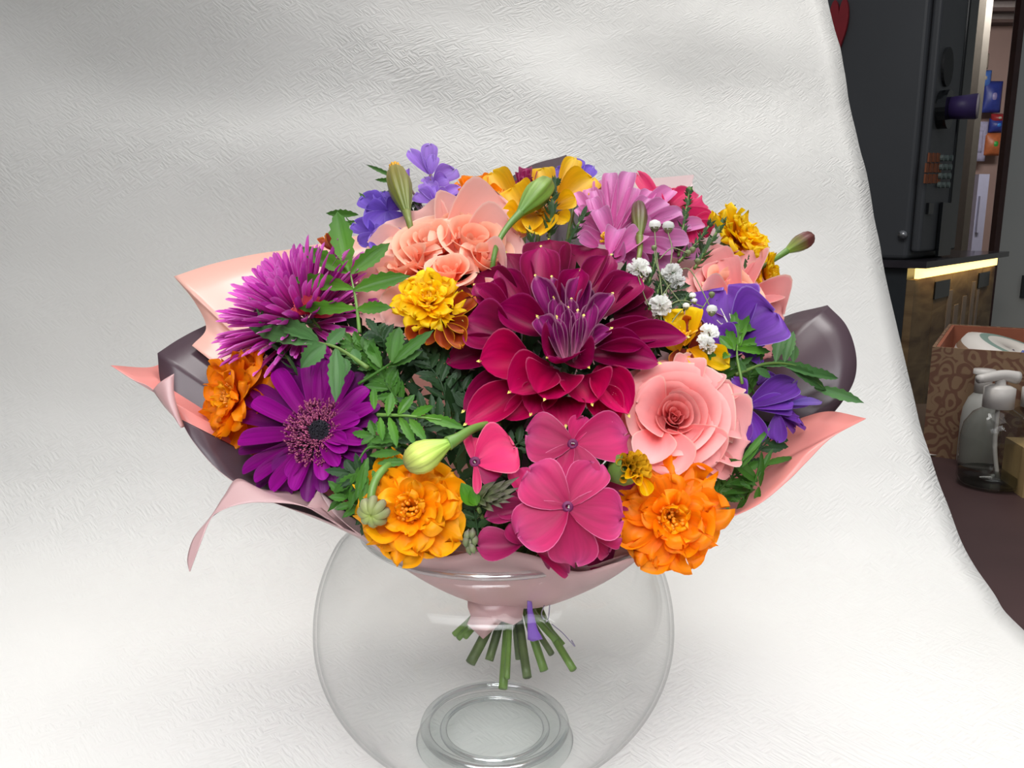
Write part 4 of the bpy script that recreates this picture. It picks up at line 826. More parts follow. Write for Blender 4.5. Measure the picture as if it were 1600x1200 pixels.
floret(v5, 1170, 636, [(1238, 626, 34, 5), (1240, 640, 26, 3), (1245, 592, 52, -3), (1262, 618, 44, -4)], M_pu, off=4, eye=False)
floret(v5, 1230, 632, [(1283, 626, 18, 2, M_pul)], M_pul, off=6, eye=False)
floret(v5, 1215, 645, [(1258, 664, 30, 1), (1246, 670, 30, 0), (1215, 690, 30, -2), (1250, 650, 30, 2)], M_pu, off=2, eye=False, ruf=.3); 
floret(v5, 1185, 600, [(1190, 575, 30, 0), (1215, 585, 26, 0)], M_pu, off=-10, eye=False); stem(v5, W(1180, 650, -12), mat=M_stem, down=cut())
# ---- yellow broad-petalled flower at the top
M_yp = petal_mat('coreopsis_yellow', (222, 150, 0), (240, 184, 6), (248, 206, 16), None, .12, .45, .3, 9, bump=.3)
y1 = flower('coreopsis', 845, 320, -26, 'broad-petalled yellow flower at the top centre, behind the curved green bud')
for n_, q in enumerate([(812, 325, 771, 272, 46, -24, -22), (835, 330, 802, 296, 56, -22, -18), (830, 330, 812, 368, 60, -20, -8), (840, 330, 842, 372, 60, -20, -8), (862, 318, 848, 266, 40, -26, -26), (872, 310, 898, 250, 32, -28, -26), (870, 322, 924, 282, 56, -26, -20), (865, 325, 900, 312, 34, -24, -14), (862, 335, 888, 350, 34, -22, -12), (815, 345, 785, 330, 44, -22, -14)]):
    pxpet(y1, M_yp, q, kind='round', cup=.3, bend=-.1, ruf=.12, seed=n_ % 3)
pxpet(y1, M_yp, (760, 345, 752, 321, 24, -22, -20), kind='wide')
mb = MB(); [mb.tube([W(848+rnd.gauss(0, 5), 335, -22), W(848+rnd.gauss(0, 9), 326+rnd.gauss(0, 5), -14)], .0006, 4) for _ in range(30)]; mb.build('centre_tuft', M_tfy, y1); stem(y1, W(845, 340, -34))
# ---- pink daisy chrysanthemum
M_pd = petal_mat('daisy_pink', (206, 84, 156), (216, 124, 184), (226, 160, 210), (232, 184, 220), .12, .5, .3, 8, .04, .25)
d1 = flower('chrysanthemum', 965, 375, -20, 'lilac-pink daisy chrysanthemum with yellow eye at the upper right')
for n_, q in enumerate([(937, 283, 26), (920, 296, 26), (898, 302, 20), (902, 326, 22), (903, 364, 26), (908, 345, 24), (1018, 300, 26), (1050, 298, 30), (1068, 332, 26), (1078, 352, 28), (1100, 350, 26), (1094, 400, 30), (1046, 418, 40), (1010, 425, 34), (990, 412, 32), (970, 290, 24)]):
    pxpet(d1, M_pd, (955, 380, q[0], q[1], q[2], -16, -18), kind='strap', cup=.5, bend=-.05, seed=n_ % 4)
for n_, q in enumerate([(954, 273, 26, -8), (984, 272, 28, -6), (993, 296, 22, -10), (1012, 312, 24, -10), (1040, 318, 26, -6), (925, 312, 24, -8), (1075, 376, 30, -4), (1052, 392, 30, -2), (1062, 332, 24, -4), (930, 300, 22, -12), (1020, 350, 30, -4), (935, 330, 30, -4)]):
    pxpet(d1, M_pd, (955, 380, q[0], q[1], q[2], -10, q[3]), kind='strap', cup=.5, bend=-.12, seed=n_ % 4)
for n_, q in enumerate([(952, 398, 964, 364, 30, -2, 4), (960, 402, 1000, 372, 34, -2, 3), (962, 404, 980, 410, 40, -6, 0), (935, 385, 905, 372, 24, -8, -4)]):
    pxpet(d1, M_pd, q, kind='strap', cup=.6, bend=-.1, curl=.2, seed=n_ % 3)
mb = MB(); c_ = W(947, 376, -7); [mb.tube([c_, c_+(TOCAM+UP*.5+RT*rnd.uniform(-1, 1)+UP*rnd.uniform(-1, 1)).normalized()*.006], .0007, 4) for _ in range(50)]; mb.build('eye', M_tfy, d1); stem(d1, W(960, 400, -30), mat=M_stem)
# ---- magenta striped bud on top, dark red petals, coral bits
M_mb = petal_mat('magenta_striped', (120, 16, 66), (168, 40, 104), (176, 52, 112), (206, 120, 160), .45, .5, .25, 9, .04, .3)
t1 = flower('dahlia_bud', 822, 282, -30, 'small magenta striped half-open flower at the top in front of the plum paper', 'bud')
for n_, q in enumerate([(822, 305, 822, 260, 22), (822, 305, 812, 266, 18), (822, 305, 834, 264, 18), (822, 308, 806, 280, 18), (822, 308, 840, 278, 16), (822, 308, 818, 272, 20)]): pxpet(t1, M_mb, q, ob=-30, ot=-28+n_, kind='point', cup=.9, seed=n_ % 3)
stem(t1, W(822, 308, -34))
M_dr = petal_mat('dark_red_petal', (84, 18, 26), (116, 36, 40), (128, 50, 52), None, .15, .4, .2, 6)
t2 = flower('zinnia', 728, 478, -4, 'dark brownish red petals squeezed between yellow marigold and dahlia')
for n_, q in enumerate([(700, 485, 742, 462, 36, 2, 4), (700, 490, 758, 478, 30, 0, 2), (700, 495, 745, 500, 30, -2, -2), (710, 500, 752, 516, 30, -6, -4)]): pxpet(t2, M_dr, q, kind='round', cup=.5, seed=n_ % 3)
stem(t2, W(705, 495, -10))
t3 = flower('snapdragon', 470, 470, 6, 'small coral pink petals lying on the magenta aster', 'flower')
M_co = petal_mat('coral_petal', (206, 40, 70), (226, 84, 100), (232, 110, 120), None, .1, .5, .3, 6)
for q in [(480, 490, 458, 478, 26, 12, 16), (485, 488, 492, 462, 28, 12, 16), (482, 492, 470, 466, 26, 12, 15), (490, 494, 520, 486, 22, 10, 12)]: pxpet(t3, M_co, q, kind='wide', cup=.3, ruf=.3)
stem(t3, W(485, 496, 0), .0008)
t4 = flower('marigold_bud', 520, 372, -22, 'rust red marigold petals showing behind the upright green leaf', 'flower')
for q in [(520, 392, 506, 368, 26, -20, -16), (522, 392, 524, 364, 28, -20, -16), (520, 392, 540, 372, 22, -20, -14)]: pxpet(t4, M_ro, q, kind='wide', cup=.3, ruf=.3)
stem(t4, W(522, 394, -24), .0012)
# ---------------------------------------------------------------- buds on stalks
def ribbed_bud(label, body, rad, stalk, mats, off=12, tipmat=None, nr=8, rib=.07, rs=.0011, open_=0):
    """body: two pixels (base, tip) of the swollen head; stalk: pixels from its base down"""
    (x0_, y0_), (x1_, y1_) = body; B = W(x0_, y0_, off); T = W(x1_, y1_, off+1); L_ = (T-B).length; A = (T-B).normalized(); R = rad/FPX*D(x0_, y0_)
    f = empty('marigold_bud', B, label, 'bud', 'closed buds of the bouquet')
    pr = [(R*.30, 0), (R*.42, L_*.10), (R*.66, L_*.26), (R*.88, L_*.42), (R, L_*.58), (R*.97, L_*.72), (R*.80, L_*.86), (R*.5, L_*.96), (R*.12, L_)]
    mb = MB(); mb.lathe(pr, B, A, 40, rib=rib, nr=nr); mb.build('bud_head', mats[0], f)
    if tipmat:
        mb = MB()
        X = A.orthogonal().normalized(); Y = A.cross(X)
        for k in range(10):
            a = k*.63; b_ = B+A*L_*.9+(X*math.cos(a)+Y*math.sin(a))*R*.35; mb.tube([b_, b_+A*L_*.08, b_+A*L_*.12+(X*math.cos(a)+Y*math.sin(a))*R*.08], R*.14, 5)
        mb.build('bud_tip', tipmat, f)
    P = [B+A*L_*.03]+[W(q[0], q[1], q[2] if len(q) > 2 else off) for q in stalk]; mb = MB(); mb.tube(cr(P, 7), lambda t: rs*(1+.8*(1-t)**3), 10); mb.build('stalk', mats[1], f)
    return f
def budmat(nm, a, b_, c_): 
    return petal_mat(nm, a, b_, c_, None, .22, .42, 0, 30, bump=.2, pos=.55)
BG = budmat('bud_olive', (104, 122, 40), (124, 118, 44), (150, 130, 40)); BG2 = budmat('bud_green', (96, 138, 56), (126, 158, 60), (116, 120, 52)); BB = budmat('bud_brown', (104, 122, 46), (96, 66, 48), (84, 50, 44)); BL = budmat('bud_lime', (134, 168, 66), (176, 190, 92), (96, 84, 50))
BW = budmat('bud_wine', (120, 150, 50), (100, 52, 48), (96, 56, 50)); M_st2 = plain('stalk_green', (98, 134, 58), .45, noise_amt=.1); M_st3 = plain('stalk_olive', (110, 120, 50), .45, noise_amt=.1)
ribbed_bud('upright olive marigold bud with yellow tip beside the lilac phloxes', ((636, 334), (617, 262)), 19.5, [(640, 350, 4), (648, 380, -10), (670, 420, -30)], (BG, M_st3), off=2, tipmat=M_tfy, nr=9, rs=.0016)
ribbed_bud('fat green marigold bud bending right on a long curved stalk, top centre', ((812, 334), (858, 283)), 20, [(795, 352, 8), (780, 375, 9), (772, 400, 8), (768, 430, -6)], (BG2, M_st2), off=8, nr=7, rs=.0015)
ribbed_bud('narrow brown marigold bud standing before the lilac-pink daisy', ((999, 372), (998, 316)), 13, [(1000, 390, 6), (997, 408, 4), (990, 440, -10)], (BB, M_st3), off=8, nr=7, rs=.0014)
ribbed_bud('wine-red marigold bud on a stalk sticking out at the far right', ((1228, 393), (1270, 368)), 13.5, [(1212, 404, 4), (1195, 415, -2), (1176, 425, -12), (1150, 450, -20)], (BW, M_st2), off=6, nr=6, rs=.0013)
ribbed_bud('striped lime green marigold bud over the amber marigold', ((702, 692), (632, 728)), 24, [(715, 685, 20), (735, 672, 12), (755, 665, 0), (780, 660, -20)], (BL, M_st2), off=22, nr=9, rib=.045, rs=.0019)
# star-like green bud on its curved stalk
sb = flower('marigold_bud', 585, 797, 16, 'grey-green eight-lobed bud hanging on a curved stalk at the lower left', 'bud', 'closed buds of the bouquet')
c_ = W(585, 798, 14); A = (TOCAM*1+UP*-.3-RT*.15).normalized(); X = A.orthogonal().normalized(); Y = A.cross(X)
M_sb = petal_mat('star_bud', (134, 150, 70), (128, 132, 88), (116, 100, 104), None, .15, .5, 0, 6)
for k in range(8):
    a = k*PI/4; d_ = X*math.cos(a)+Y*math.sin(a); mb = MB(); mb.tube(cr([c_+A*.004+d_*.0004, c_+A*.0042+d_*.003, c_+A*.001+d_*.0058, c_-A*.004+d_*.0045], 4), lambda t: .0008+.0016*math.sin(PI*min(1, t*.9+.1)), 8); mb.build('lobe', M_sb, sb)
mb = MB(); mb.tube(cr([c_-A*.002, W(580, 780, 14), W(585, 755, 13), W(598, 735, 10), W(625, 715, -8)], 7), .0019, 10); mb.build('stalk', M_st2, sb)
sb2 = flower('phlox_buds', 735, 846, 0, 'tiny green bud cluster right below the amber marigold', 'bud')
for x, y in ((730, 836), (738, 834), (742, 844), (734, 848), (728, 846), (738, 856), (733, 858)):
    c_ = W(x, y, 4+rnd.uniform(-1, 2)); mb = MB(); mb.lathe([(0, -.003), (.0016, -.001), (.0016, .001), (0, .003)], c_, UP+RT*rnd.uniform(-.4, .4), 8); mb.build('bud', M_budg, sb2)
stem(sb2, W(735, 855, -4), .0008)
# ---------------------------------------------------------------- leaves
def rachis(parent, pts, r, mat, name='rachis'):
    mb = MB(); mb.tube(cr(pts, 6), lambda t: r*(1-.55*t), 7); mb.build(name, mat, parent)
def leaf_px(label, path, leaflets, mat, smat=None, group='leaf sprays of the bouquet', r=.0009, serr=.12, cat='leaf', kind='lance', n=None, fold=.18):
    """path: pixels + offset of the midrib, base first; leaflets: (bx,by,tx,ty,w,ob,ot)"""
    f = flower('marigold_leaf', path[0][0], path[0][1], path[0][2], label, cat, group)
    P = [W(*q) for q in path]; rachis(f, P, r, smat or mat)
    for n_, q in enumerate(leaflets): pxpet(f, mat, q, n=n, kind=kind, cup=.05, fold=fold, bend=rnd.choice((.05, .15, -.05)), nu=7, nv=14, serr=serr, seed=n_ % 4, name='leaflet')
    return f
def auto_leaf(label, path, ln, wd, pairs, mat, group, ang=50, serr=.14, r=.0008, seed=0):
    """pinnate leaf along a pixel path with its leaflets paired automatically, in 3-D"""
    rs = random.Random(seed); f = flower('marigold_leaf', path[0][0], path[0][1], path[0][2], label, 'leaf', group); P = cr([W(*q) for q in path], 10); rachis(f, P[::3]+[P[-1]], r, mat)
    n = len(P); sc_ = D(path[0][0], path[0][1])/FPX; N0 = (TOCAM+UP*rs.uniform(.1, .7)+RT*rs.uniform(-.4, .4)).normalized()
    for k in range(pairs):
        t = .22+.70*k/max(1, pairs-1); i = min(int(t*(n-1)), n-2); d_ = (P[i+1]-P[i]).normalized(); s_ = N0.cross(d_).normalized()
        for sg in (-1, 1):
            a = math.radians(ang+rs.uniform(-10, 10)); L_ = ln*sc_*(1-.35*abs(t-.45))*rs.uniform(.85, 1.1); v_ = d_*math.cos(a)+s_*sg*math.sin(a)+N0*rs.uniform(-.1, .25)
            pet(f, mat, P[i], P[i]+v_.normalized()*L_, wd*sc_*rs.uniform(.85, 1.15), N0, name='leaflet', kind='lance', cup=.05, fold=.2, bend=rs.choice((.1, .2)), nu=7, nv=12, serr=serr, seed=rs.randrange(4))
    d_ = (P[-1]-P[-3]).normalized(); pet(f, mat, P[-1]-d_*.001, P[-1]+d_*ln*sc_, wd*sc_*1.1, N0, name='leaflet', kind='lance', cup=.05, fold=.2, bend=.1, nu=7, nv=12, serr=serr)
    return f
leaf_px('bright green seven-part leaf standing upright over the magenta aster', [(562, 520, 10), (556, 470, 18), (548, 430, 22)],
    [(545, 425, 527, 326, 32, 22, 16), (544, 428, 472, 386, 26, 22, 22), (548, 428, 609, 380, 25, 22, 22), (552, 452, 452, 434, 25, 21, 24), (552, 454, 641, 430, 26, 21, 22), (556, 482, 464, 480, 22, 18, 22), (558, 483, 612, 480, 20, 18, 20)], M_leafb, M_st2, r=.0011)
leaf_px('long grey-green leaf reaching left across the aster toward the wrap', [(575, 575, 12), (530, 545, 16), (498, 535, 18)],
    [(500, 538, 390, 512, 28, 18, 22), (498, 532, 428, 498, 26, 18, 20), (510, 540, 540, 512, 20, 16, 16), (508, 538, 470, 574, 30, 18, 22), (525, 545, 524, 628, 26, 18, 26), (540, 560, 538, 590, 16, 14, 18), (560, 570, 552, 545, 16, 12, 14)], M_leafg, M_stem, r=.0012)
leaf_px('green leaf with long side leaflets below the yellow-rust marigold', [(560, 600, 4), (600, 575, 8), (620, 560, 12)],
    [(612, 566, 625, 508, 26, 12, 16), (614, 568, 678, 516, 18, 12, 16), (608, 572, 660, 548, 16, 8, 8), (595, 575, 570, 530, 20, 8, 12), (590, 580, 580, 545, 20, 6, 10)], M_leaf, r=.0009)
leaf_px('bright leaf pointing right toward the striped bud stalk', [(590, 648, 12), (640, 650, 16), (690, 656, 16)],
    [(660, 650, 728, 671, 17, 16, 16), (622, 648, 648, 616, 16, 16, 20), (606, 650, 612, 612, 15, 16, 20), (642, 650, 678, 634, 14, 16, 20), (608, 652, 620, 700, 14, 14, 14), (624, 652, 648, 696, 15, 14, 14), (640, 654, 666, 690, 16, 14, 14), (594, 652, 598, 690, 12, 12, 10), (585, 640, 584, 604, 12, 14, 16)], M_leafb, M_st2, r=.0009)
leaf_px('leaf with narrow drooping leaflets between gerbera and amber marigold', [(600, 700, 0), (575, 700, 6), (560, 720, 8)],
    [(580, 690, 628, 684, 16, 6, 6), (578, 712, 628, 708, 14, 6, 6), (590, 724, 640, 722, 14, 6, 4), (575, 715, 556, 782, 16, 6, 8), (570, 730, 566, 818, 16, 6, 8), (560, 730, 545, 800, 14, 4, 4), (560, 740, 520, 770, 18, 4, 6), (570, 740, 512, 800, 16, 2, 2), (582, 735, 592, 760, 10, 8, 8)], M_leaf, r=.0009)
leaf_px('serrated green leaf laid over the large purple phlox petals', [(1160, 600, 10), (1152, 560, 16), (1152, 540, 18)],
    [(1154, 545, 1170, 445, 20, 18, 16), (1152, 530, 1146, 478, 12, 18, 18), (1156, 520, 1200, 500, 14, 18, 18), (1148, 548, 1136, 508, 14, 18, 18), (1152, 540, 1208, 530, 13, 18, 18), (1145, 545, 1124, 524, 16, 18, 18), (1150, 546, 1206, 548, 16, 18, 16), (1140, 552, 1130, 560, 12, 16, 16)], M_leafb, M_st2, r=.0009)
leaf_px('serrated leaf stretching out over the plum paper at the right', [(1150, 585, 8), (1200, 568, 12), (1250, 575, 12), (1290, 610, 10)],
    [(1212, 566, 1224, 512, 18, 12, 12), (1226, 566, 1240, 518, 18, 12, 12), (1215, 568, 1302, 590, 20, 12, 12), (1250, 580, 1312, 590, 18, 12, 10), (1272, 606, 1350, 630, 18, 10, 10), (1230, 572, 1290, 610, 22, 12, 10), (1190, 572, 1246, 566, 12, 12, 12), (1180, 575, 1204, 590, 12, 12, 12), (1165, 580, 1150, 560, 12, 10, 14), (1240, 566, 1243, 540, 14, 12, 8)], M_leafg, M_stem, r=.001)
leaf_px('long narrow pale green leaves at the lower right inside the salmon lip', [(1165, 780, -2), (1180, 750, 4), (1188, 720, 6)],
    [(1158, 722, 1204, 668, 10, 6, 12), (1160, 730, 1190, 690, 9, 6, 10), (1188, 728, 1242, 713, 11, 4, 8), (1188, 760, 1190, 704, 10, 6, 10), (1184, 752, 1138, 716, 22, 4, 8), (1186, 760, 1180, 790, 10, 4, 8), (1180, 765, 1130, 772, 12, 0, 4), (1178, 758, 1140, 756, 12, 0, 4), (1170, 770, 1150, 800, 9, -2, 0), (1186, 745, 1208, 700, 9, 4, 8), (1176, 768, 1126, 785, 10, -2, 0)], M_leaf, r=.0008, serr=.05)
leaf_px('dark green leaf at the upper left behind the deep lilac phlox', [(560, 360, -28), (545, 345, -26), (540, 338, -26)],
    [(560, 336, 508, 332, 14, -26, -26), (556, 345, 520, 358, 10, -26, -26), (600, 340, 560, 300, 12, -28, -28), (620, 280, 572, 257, 8, -26, -26), (622, 284, 585, 280, 8, -26, -26), (625, 310, 588, 300, 14, -28, -28)], M_leaf, r=.0006)
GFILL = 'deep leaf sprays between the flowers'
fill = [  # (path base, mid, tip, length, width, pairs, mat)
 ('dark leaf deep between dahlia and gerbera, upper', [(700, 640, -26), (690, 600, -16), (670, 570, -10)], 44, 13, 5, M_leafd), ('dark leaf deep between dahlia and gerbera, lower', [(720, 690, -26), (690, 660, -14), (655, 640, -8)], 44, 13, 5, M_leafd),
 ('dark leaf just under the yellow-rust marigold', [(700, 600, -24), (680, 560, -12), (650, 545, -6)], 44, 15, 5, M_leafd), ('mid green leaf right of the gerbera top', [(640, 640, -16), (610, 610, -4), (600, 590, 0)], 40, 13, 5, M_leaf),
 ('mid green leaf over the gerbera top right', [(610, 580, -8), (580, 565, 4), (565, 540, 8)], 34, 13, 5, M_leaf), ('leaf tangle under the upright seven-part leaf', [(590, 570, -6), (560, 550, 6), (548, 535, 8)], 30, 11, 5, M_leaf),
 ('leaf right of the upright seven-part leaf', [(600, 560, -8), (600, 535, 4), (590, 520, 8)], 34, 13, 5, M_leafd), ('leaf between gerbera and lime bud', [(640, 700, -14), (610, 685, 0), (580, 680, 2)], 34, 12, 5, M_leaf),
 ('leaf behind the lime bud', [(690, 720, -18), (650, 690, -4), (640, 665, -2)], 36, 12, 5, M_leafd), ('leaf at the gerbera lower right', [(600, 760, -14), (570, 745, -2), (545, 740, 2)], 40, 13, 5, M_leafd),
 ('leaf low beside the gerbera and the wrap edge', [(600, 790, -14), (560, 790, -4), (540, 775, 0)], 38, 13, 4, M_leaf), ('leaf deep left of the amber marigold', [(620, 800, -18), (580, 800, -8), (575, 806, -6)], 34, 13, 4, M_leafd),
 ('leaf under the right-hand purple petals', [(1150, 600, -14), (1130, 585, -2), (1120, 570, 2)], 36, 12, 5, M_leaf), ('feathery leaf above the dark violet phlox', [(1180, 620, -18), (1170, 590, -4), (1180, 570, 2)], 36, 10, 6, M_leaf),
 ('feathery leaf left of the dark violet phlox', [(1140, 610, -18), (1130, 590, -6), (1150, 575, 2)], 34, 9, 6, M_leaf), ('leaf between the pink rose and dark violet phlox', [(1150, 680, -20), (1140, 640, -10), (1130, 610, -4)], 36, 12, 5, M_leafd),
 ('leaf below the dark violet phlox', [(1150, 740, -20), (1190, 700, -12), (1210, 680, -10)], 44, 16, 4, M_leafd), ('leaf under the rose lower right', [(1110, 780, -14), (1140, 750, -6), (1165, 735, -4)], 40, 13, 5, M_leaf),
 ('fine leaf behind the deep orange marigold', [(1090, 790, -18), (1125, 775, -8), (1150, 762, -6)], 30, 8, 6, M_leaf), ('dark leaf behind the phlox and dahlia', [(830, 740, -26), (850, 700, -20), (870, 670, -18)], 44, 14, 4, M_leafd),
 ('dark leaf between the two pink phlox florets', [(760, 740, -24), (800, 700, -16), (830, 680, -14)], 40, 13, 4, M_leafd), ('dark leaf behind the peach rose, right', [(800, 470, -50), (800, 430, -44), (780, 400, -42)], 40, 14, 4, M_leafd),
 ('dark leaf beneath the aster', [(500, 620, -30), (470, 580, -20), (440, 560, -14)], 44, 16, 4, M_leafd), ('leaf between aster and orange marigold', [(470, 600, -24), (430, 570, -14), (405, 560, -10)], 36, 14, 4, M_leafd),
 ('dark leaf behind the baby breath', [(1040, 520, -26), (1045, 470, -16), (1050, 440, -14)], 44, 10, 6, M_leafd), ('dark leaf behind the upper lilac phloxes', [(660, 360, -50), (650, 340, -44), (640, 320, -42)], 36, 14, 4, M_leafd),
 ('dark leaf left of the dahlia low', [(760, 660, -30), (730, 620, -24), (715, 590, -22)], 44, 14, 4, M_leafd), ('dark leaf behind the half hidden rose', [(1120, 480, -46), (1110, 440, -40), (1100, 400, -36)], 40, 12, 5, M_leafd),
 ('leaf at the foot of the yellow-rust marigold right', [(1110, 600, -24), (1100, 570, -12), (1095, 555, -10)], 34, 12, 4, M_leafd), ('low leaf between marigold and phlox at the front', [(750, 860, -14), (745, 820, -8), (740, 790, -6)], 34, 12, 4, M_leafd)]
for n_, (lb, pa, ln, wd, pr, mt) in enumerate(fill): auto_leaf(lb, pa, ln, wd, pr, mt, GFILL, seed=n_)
# dense dark leaf mass in the depth of the bouquet
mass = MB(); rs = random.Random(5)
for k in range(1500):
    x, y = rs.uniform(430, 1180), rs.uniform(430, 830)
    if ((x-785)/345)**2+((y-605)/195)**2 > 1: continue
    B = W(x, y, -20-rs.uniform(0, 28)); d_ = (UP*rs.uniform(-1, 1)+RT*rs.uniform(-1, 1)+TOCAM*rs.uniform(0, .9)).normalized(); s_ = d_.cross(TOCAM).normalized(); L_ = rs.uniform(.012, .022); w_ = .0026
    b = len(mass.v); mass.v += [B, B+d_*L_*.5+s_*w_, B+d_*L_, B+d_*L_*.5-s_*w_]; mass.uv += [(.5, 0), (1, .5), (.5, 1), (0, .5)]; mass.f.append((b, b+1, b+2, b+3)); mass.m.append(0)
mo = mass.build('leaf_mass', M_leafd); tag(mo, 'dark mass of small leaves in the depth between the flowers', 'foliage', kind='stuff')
# needle-leaved aster sprigs
M_ndl = petal_mat('needle_green', (74, 104, 58), (62, 92, 54), (58, 88, 56), None, .15, .5, .15, 4)
def sprig(label, path, nl, wl=5, step=7, mat=M_ndl, seed=0, bud=False):
    rs = random.Random(seed); f = flower('needle_sprig', path[0][0], path[0][1], path[0][2], label, 'foliage', 'needle-leaved sprigs of the bouquet'); P = cr([W(*q) for q in path], 14)
    rachis(f, P[::4]+[P[-1]], .0010, M_stem); sc_ = D(path[0][0], path[0][1])/FPX; acc = 0; mb = MB()
    for i in range(1, len(P)):
        acc += (P[i]-P[i-1]).length
        if acc < step*sc_*.5: continue
        acc = 0; d_ = (P[i]-P[i-1]).normalized(); n_ = 2 if i < len(P)-3 else 6
        for _ in range(n_):
            a = rs.uniform(0, 6.28); X = d_.orthogonal().normalized(); Y = d_.cross(X); o_ = X*math.cos(a)+Y*math.sin(a); L_ = nl*sc_*rs.uniform(.7, 1.1)*(1-.45*i/len(P)); w_ = wl*sc_*.5; s_ = d_.cross(o_)
            b = P[i]; m = b+(o_*.8+d_*.6)*L_*.5; e = b+(o_*.75+d_*.9)*L_; k = len(mb.v)
            mb.v += [b-s_*w_*.6, b+s_*w_*.6, m-s_*w_, m+s_*w_, e]; mb.uv += [(0, 0), (1, 0), (0, .5), (1, .5), (.5, 1)]; mb.f += [(k, k+1, k+3, k+2), (k+2, k+3, k+4)]; mb.m += [0, 0]
    o = mb.build('needles', mat, f); o['kind'] = 'stuff'
    if bud: mb = MB(); mb.lathe([(0, -.003), (.0026, 0), (.002, .003), (0, .0045)], P[-1], P[-1]-P[-3], 10); mb.build('bud', M_leafb, f)
    return f
sprig('needle-leaved sprig before the yellow top flower', [(858, 372, -14), (862, 330, -6), (868, 285, -4)], 26, 6, seed=1)
sprig('short needle sprig above the dahlia, left', [(832, 392, -12), (830, 375, -6), (828, 362, -4)], 18, 5, seed=2)
sprig('needle sprig leaning right above the dahlia', [(882, 392, -12), (898, 360, -4), (915, 333, 0)], 22, 6, seed=3)
sprig('tall needle-leaved sprig in front of the yellow marigolds', [(1085, 420, -4), (1112, 375, 6), (1143, 325, 8)], 22, 5, seed=4)
sprig('small needle sprig rising over the coral pink phlox', [(1060, 400, -14), (1070, 340, -6), (1077, 298, -4)], 18, 5, seed=5, bud=True)
sprig('needle sprig beside the tall one, over the small yellow marigold', [(1165, 425, -10), (1172, 410, -6), (1177, 398, -4)], 18, 6, seed=6)
sprig('dark needle sprig below the baby breath, left stem', [(1000, 500, -14), (1022, 470, -2), (1035, 430, 2)], 20, 4, seed=7)
sprig('dark needle sprig below the baby breath, right stem', [(1030, 520, -10), (1055, 490, 2), (1075, 462, 4)], 20, 4, seed=8)
sprig('dark needle sprig between daisy and baby breath', [(1000, 470, -12), (1018, 430, -4), (1024, 400, -2)], 18, 4, seed=9)
sprig('pale needle sprig left of the tall one', [(1060, 410, -10), (1088, 380, -2), (1110, 350, 2)], 18, 4, seed=10)
sprig('needle sprig with green bud over the magenta aster', [(430, 530, 6), (412, 505, 16), (398, 474, 22)], 28, 5, step=12, seed=11, bud=True)
sprig('dark needle sprig between aster and gerbera', [(470, 590, -8), (450, 560, 2), (432, 540, 8)], 28, 5, seed=12)
# ---------------------------------------------------------------- baby's breath
M_wh = petal_mat('babys_breath_white', (244, 246, 236), (250, 250, 246), (250, 250, 248), None, .03, .6, .45, 6, bump=.1)
gs = flower('babys_breath', 1050, 520, -6, "white baby's breath sprig with double blossoms right of the dahlia")
def blossom(x, y, R, off):
    c_ = W(x, y, off); R = R/FPX*D(x, y); mb = MB()
    for k in range(46):
        d_ = V((rnd.gauss(0, 1), rnd.gauss(0, 1), rnd.gauss(0, 1))).normalized()
        if d_.dot(TOCAM+UP*.5) < -.3: d_ = -d_
        s_ = d_.orthogonal().normalized(); s_ = (s_*math.cos(k)+d_.cross(s_)*math.sin(k)); u_ = d_.cross(s_); e = c_+d_*R*rnd.uniform(.75, 1.0); w_ = R*.32; b = len(mb.v)
        mb.v += [c_+d_*R*.2, e-s_*w_, e+d_*R*.08-s_*w_*.35+u_*w_*.3, e+d_*R*.05+s_*w_*.35-u_*w_*.3, e+s_*w_]; mb.uv += [(.5, 0), (0, .8), (.3, 1), (.7, 1), (1, .8)]; mb.f += [(b, b+1, b+2), (b, b+2, b+3), (b, b+3, b+4)]; mb.m += [0]*3
    f = mb.build('blossom', M_wh, gs, smooth=False); mb = MB(); mb.lathe([(R*.12, -R*1.1), (R*.45, -R*.7), (R*.5, -R*.3)], c_, UP*.6+TOCAM*.4, 8); mb.build('calyx', M_stemf, gs)
for x, y, R, off in ((997, 421, 18, 12), (1009, 424, 9, 14), (1050, 428, 17, 12), (1058, 440, 13, 12), (1032, 478, 19, 14), (1108, 520, 15, 12), (1106, 540, 14, 12), (1098, 532, 10, 12)): blossom(x, y, R, off)
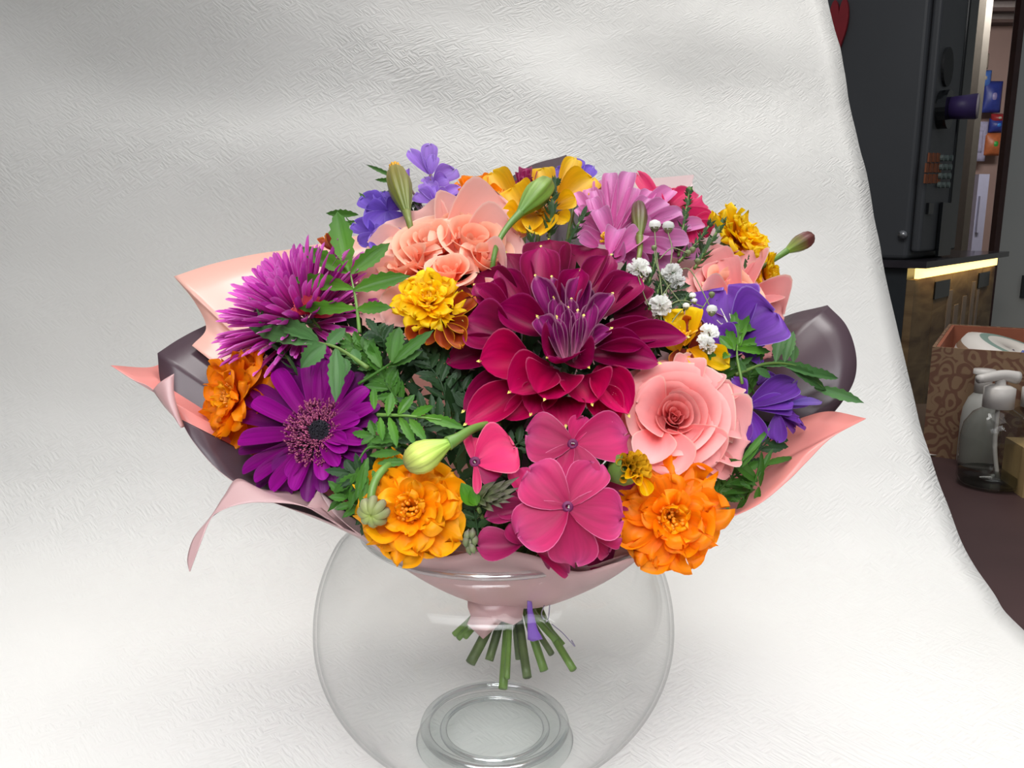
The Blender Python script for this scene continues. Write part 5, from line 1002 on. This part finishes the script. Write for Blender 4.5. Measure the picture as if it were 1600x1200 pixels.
def wbud(x, y, R, off, mat=M_wh):
    c_ = W(x, y, off); R = R/FPX*D(x, y); mb = MB(); mb.lathe([(0, -R), (R*.7, -R*.6), (R, 0), (R*.8, R*.6), (R*.3, R*.85), (0, R*.75)], c_, UP, 12, rib=.06, nr=5); mb.build('blossom_bud', mat, gs)
    mb = MB(); mb.lathe([(0, -R*1.25), (R*.5, -R*.95), (R*.85, -R*.35)], c_, UP, 10); mb.build('calyx', M_stemf, gs)
for q in ((1023, 352, 9.5, 12), (1044, 354, 9.5, 12), (1112, 484, 8.5, 20), (1072, 478, 5.5, 14), (1082, 462, 5.5, 14), (1085, 470, 4.5, 14)): wbud(*q)
for q in ((1022, 387, 4.5, 12), (1112, 460, 5, 16), (1090, 408, 5, 10), (1075, 395, 5, 10), (1082, 390, 5, 10)): wbud(*q, mat=M_stemf)
for P in ([(1023, 362), (1026, 400), (1032, 440), (1040, 520)], [(1044, 364), (1050, 390), (1045, 430), (1038, 480)], [(1022, 390), (1028, 420), (1046, 450), (1070, 480), (1085, 490)], [(1112, 484), (1080, 424), (1060, 422)], [(1112, 460), (1102, 475), (1092, 490)], [(997, 432), (1010, 470), (1030, 500)], [(1050, 440), (1030, 470), (1020, 495)], [(1075, 396), (1050, 388), (1030, 405)], [(1100, 480), (1060, 470), (1020, 500)], [(1085, 470), (1060, 490), (1040, 520)], [(1032, 490), (1034, 505), (1038, 520)]):
    mb = MB(); mb.tube(cr([W(x, y, 11-6*i/len(P)) for i, (x, y) in enumerate(P)], 6), .00035, 5); mb.build('branch', M_stemf, gs)
stem(gs, W(1040, 520, -4), .0012)
# more stems through the binding to their cut ends
gi = 0
while _ci[0] < len(CUT):
    c_ = cut(); f = empty('cut_stem', TIE, 'green cut stem end %s the violet ribbon tail inside the vase' % ('just left of' if c_.x < .012 else 'just right of'), 'stem', 'cut stems below the binding')
    S = TIE + (TIE-c_)*V((1, 1, 1)) + V((0, 0, .03)); mb = MB(); mb.tube(cr([S, TIE+V(((c_.x-TIE.x)*.25, .004, 0)), TIE.lerp(c_, .5), c_], 6), .0018, 8); mb.build('stem', M_stemd, f)
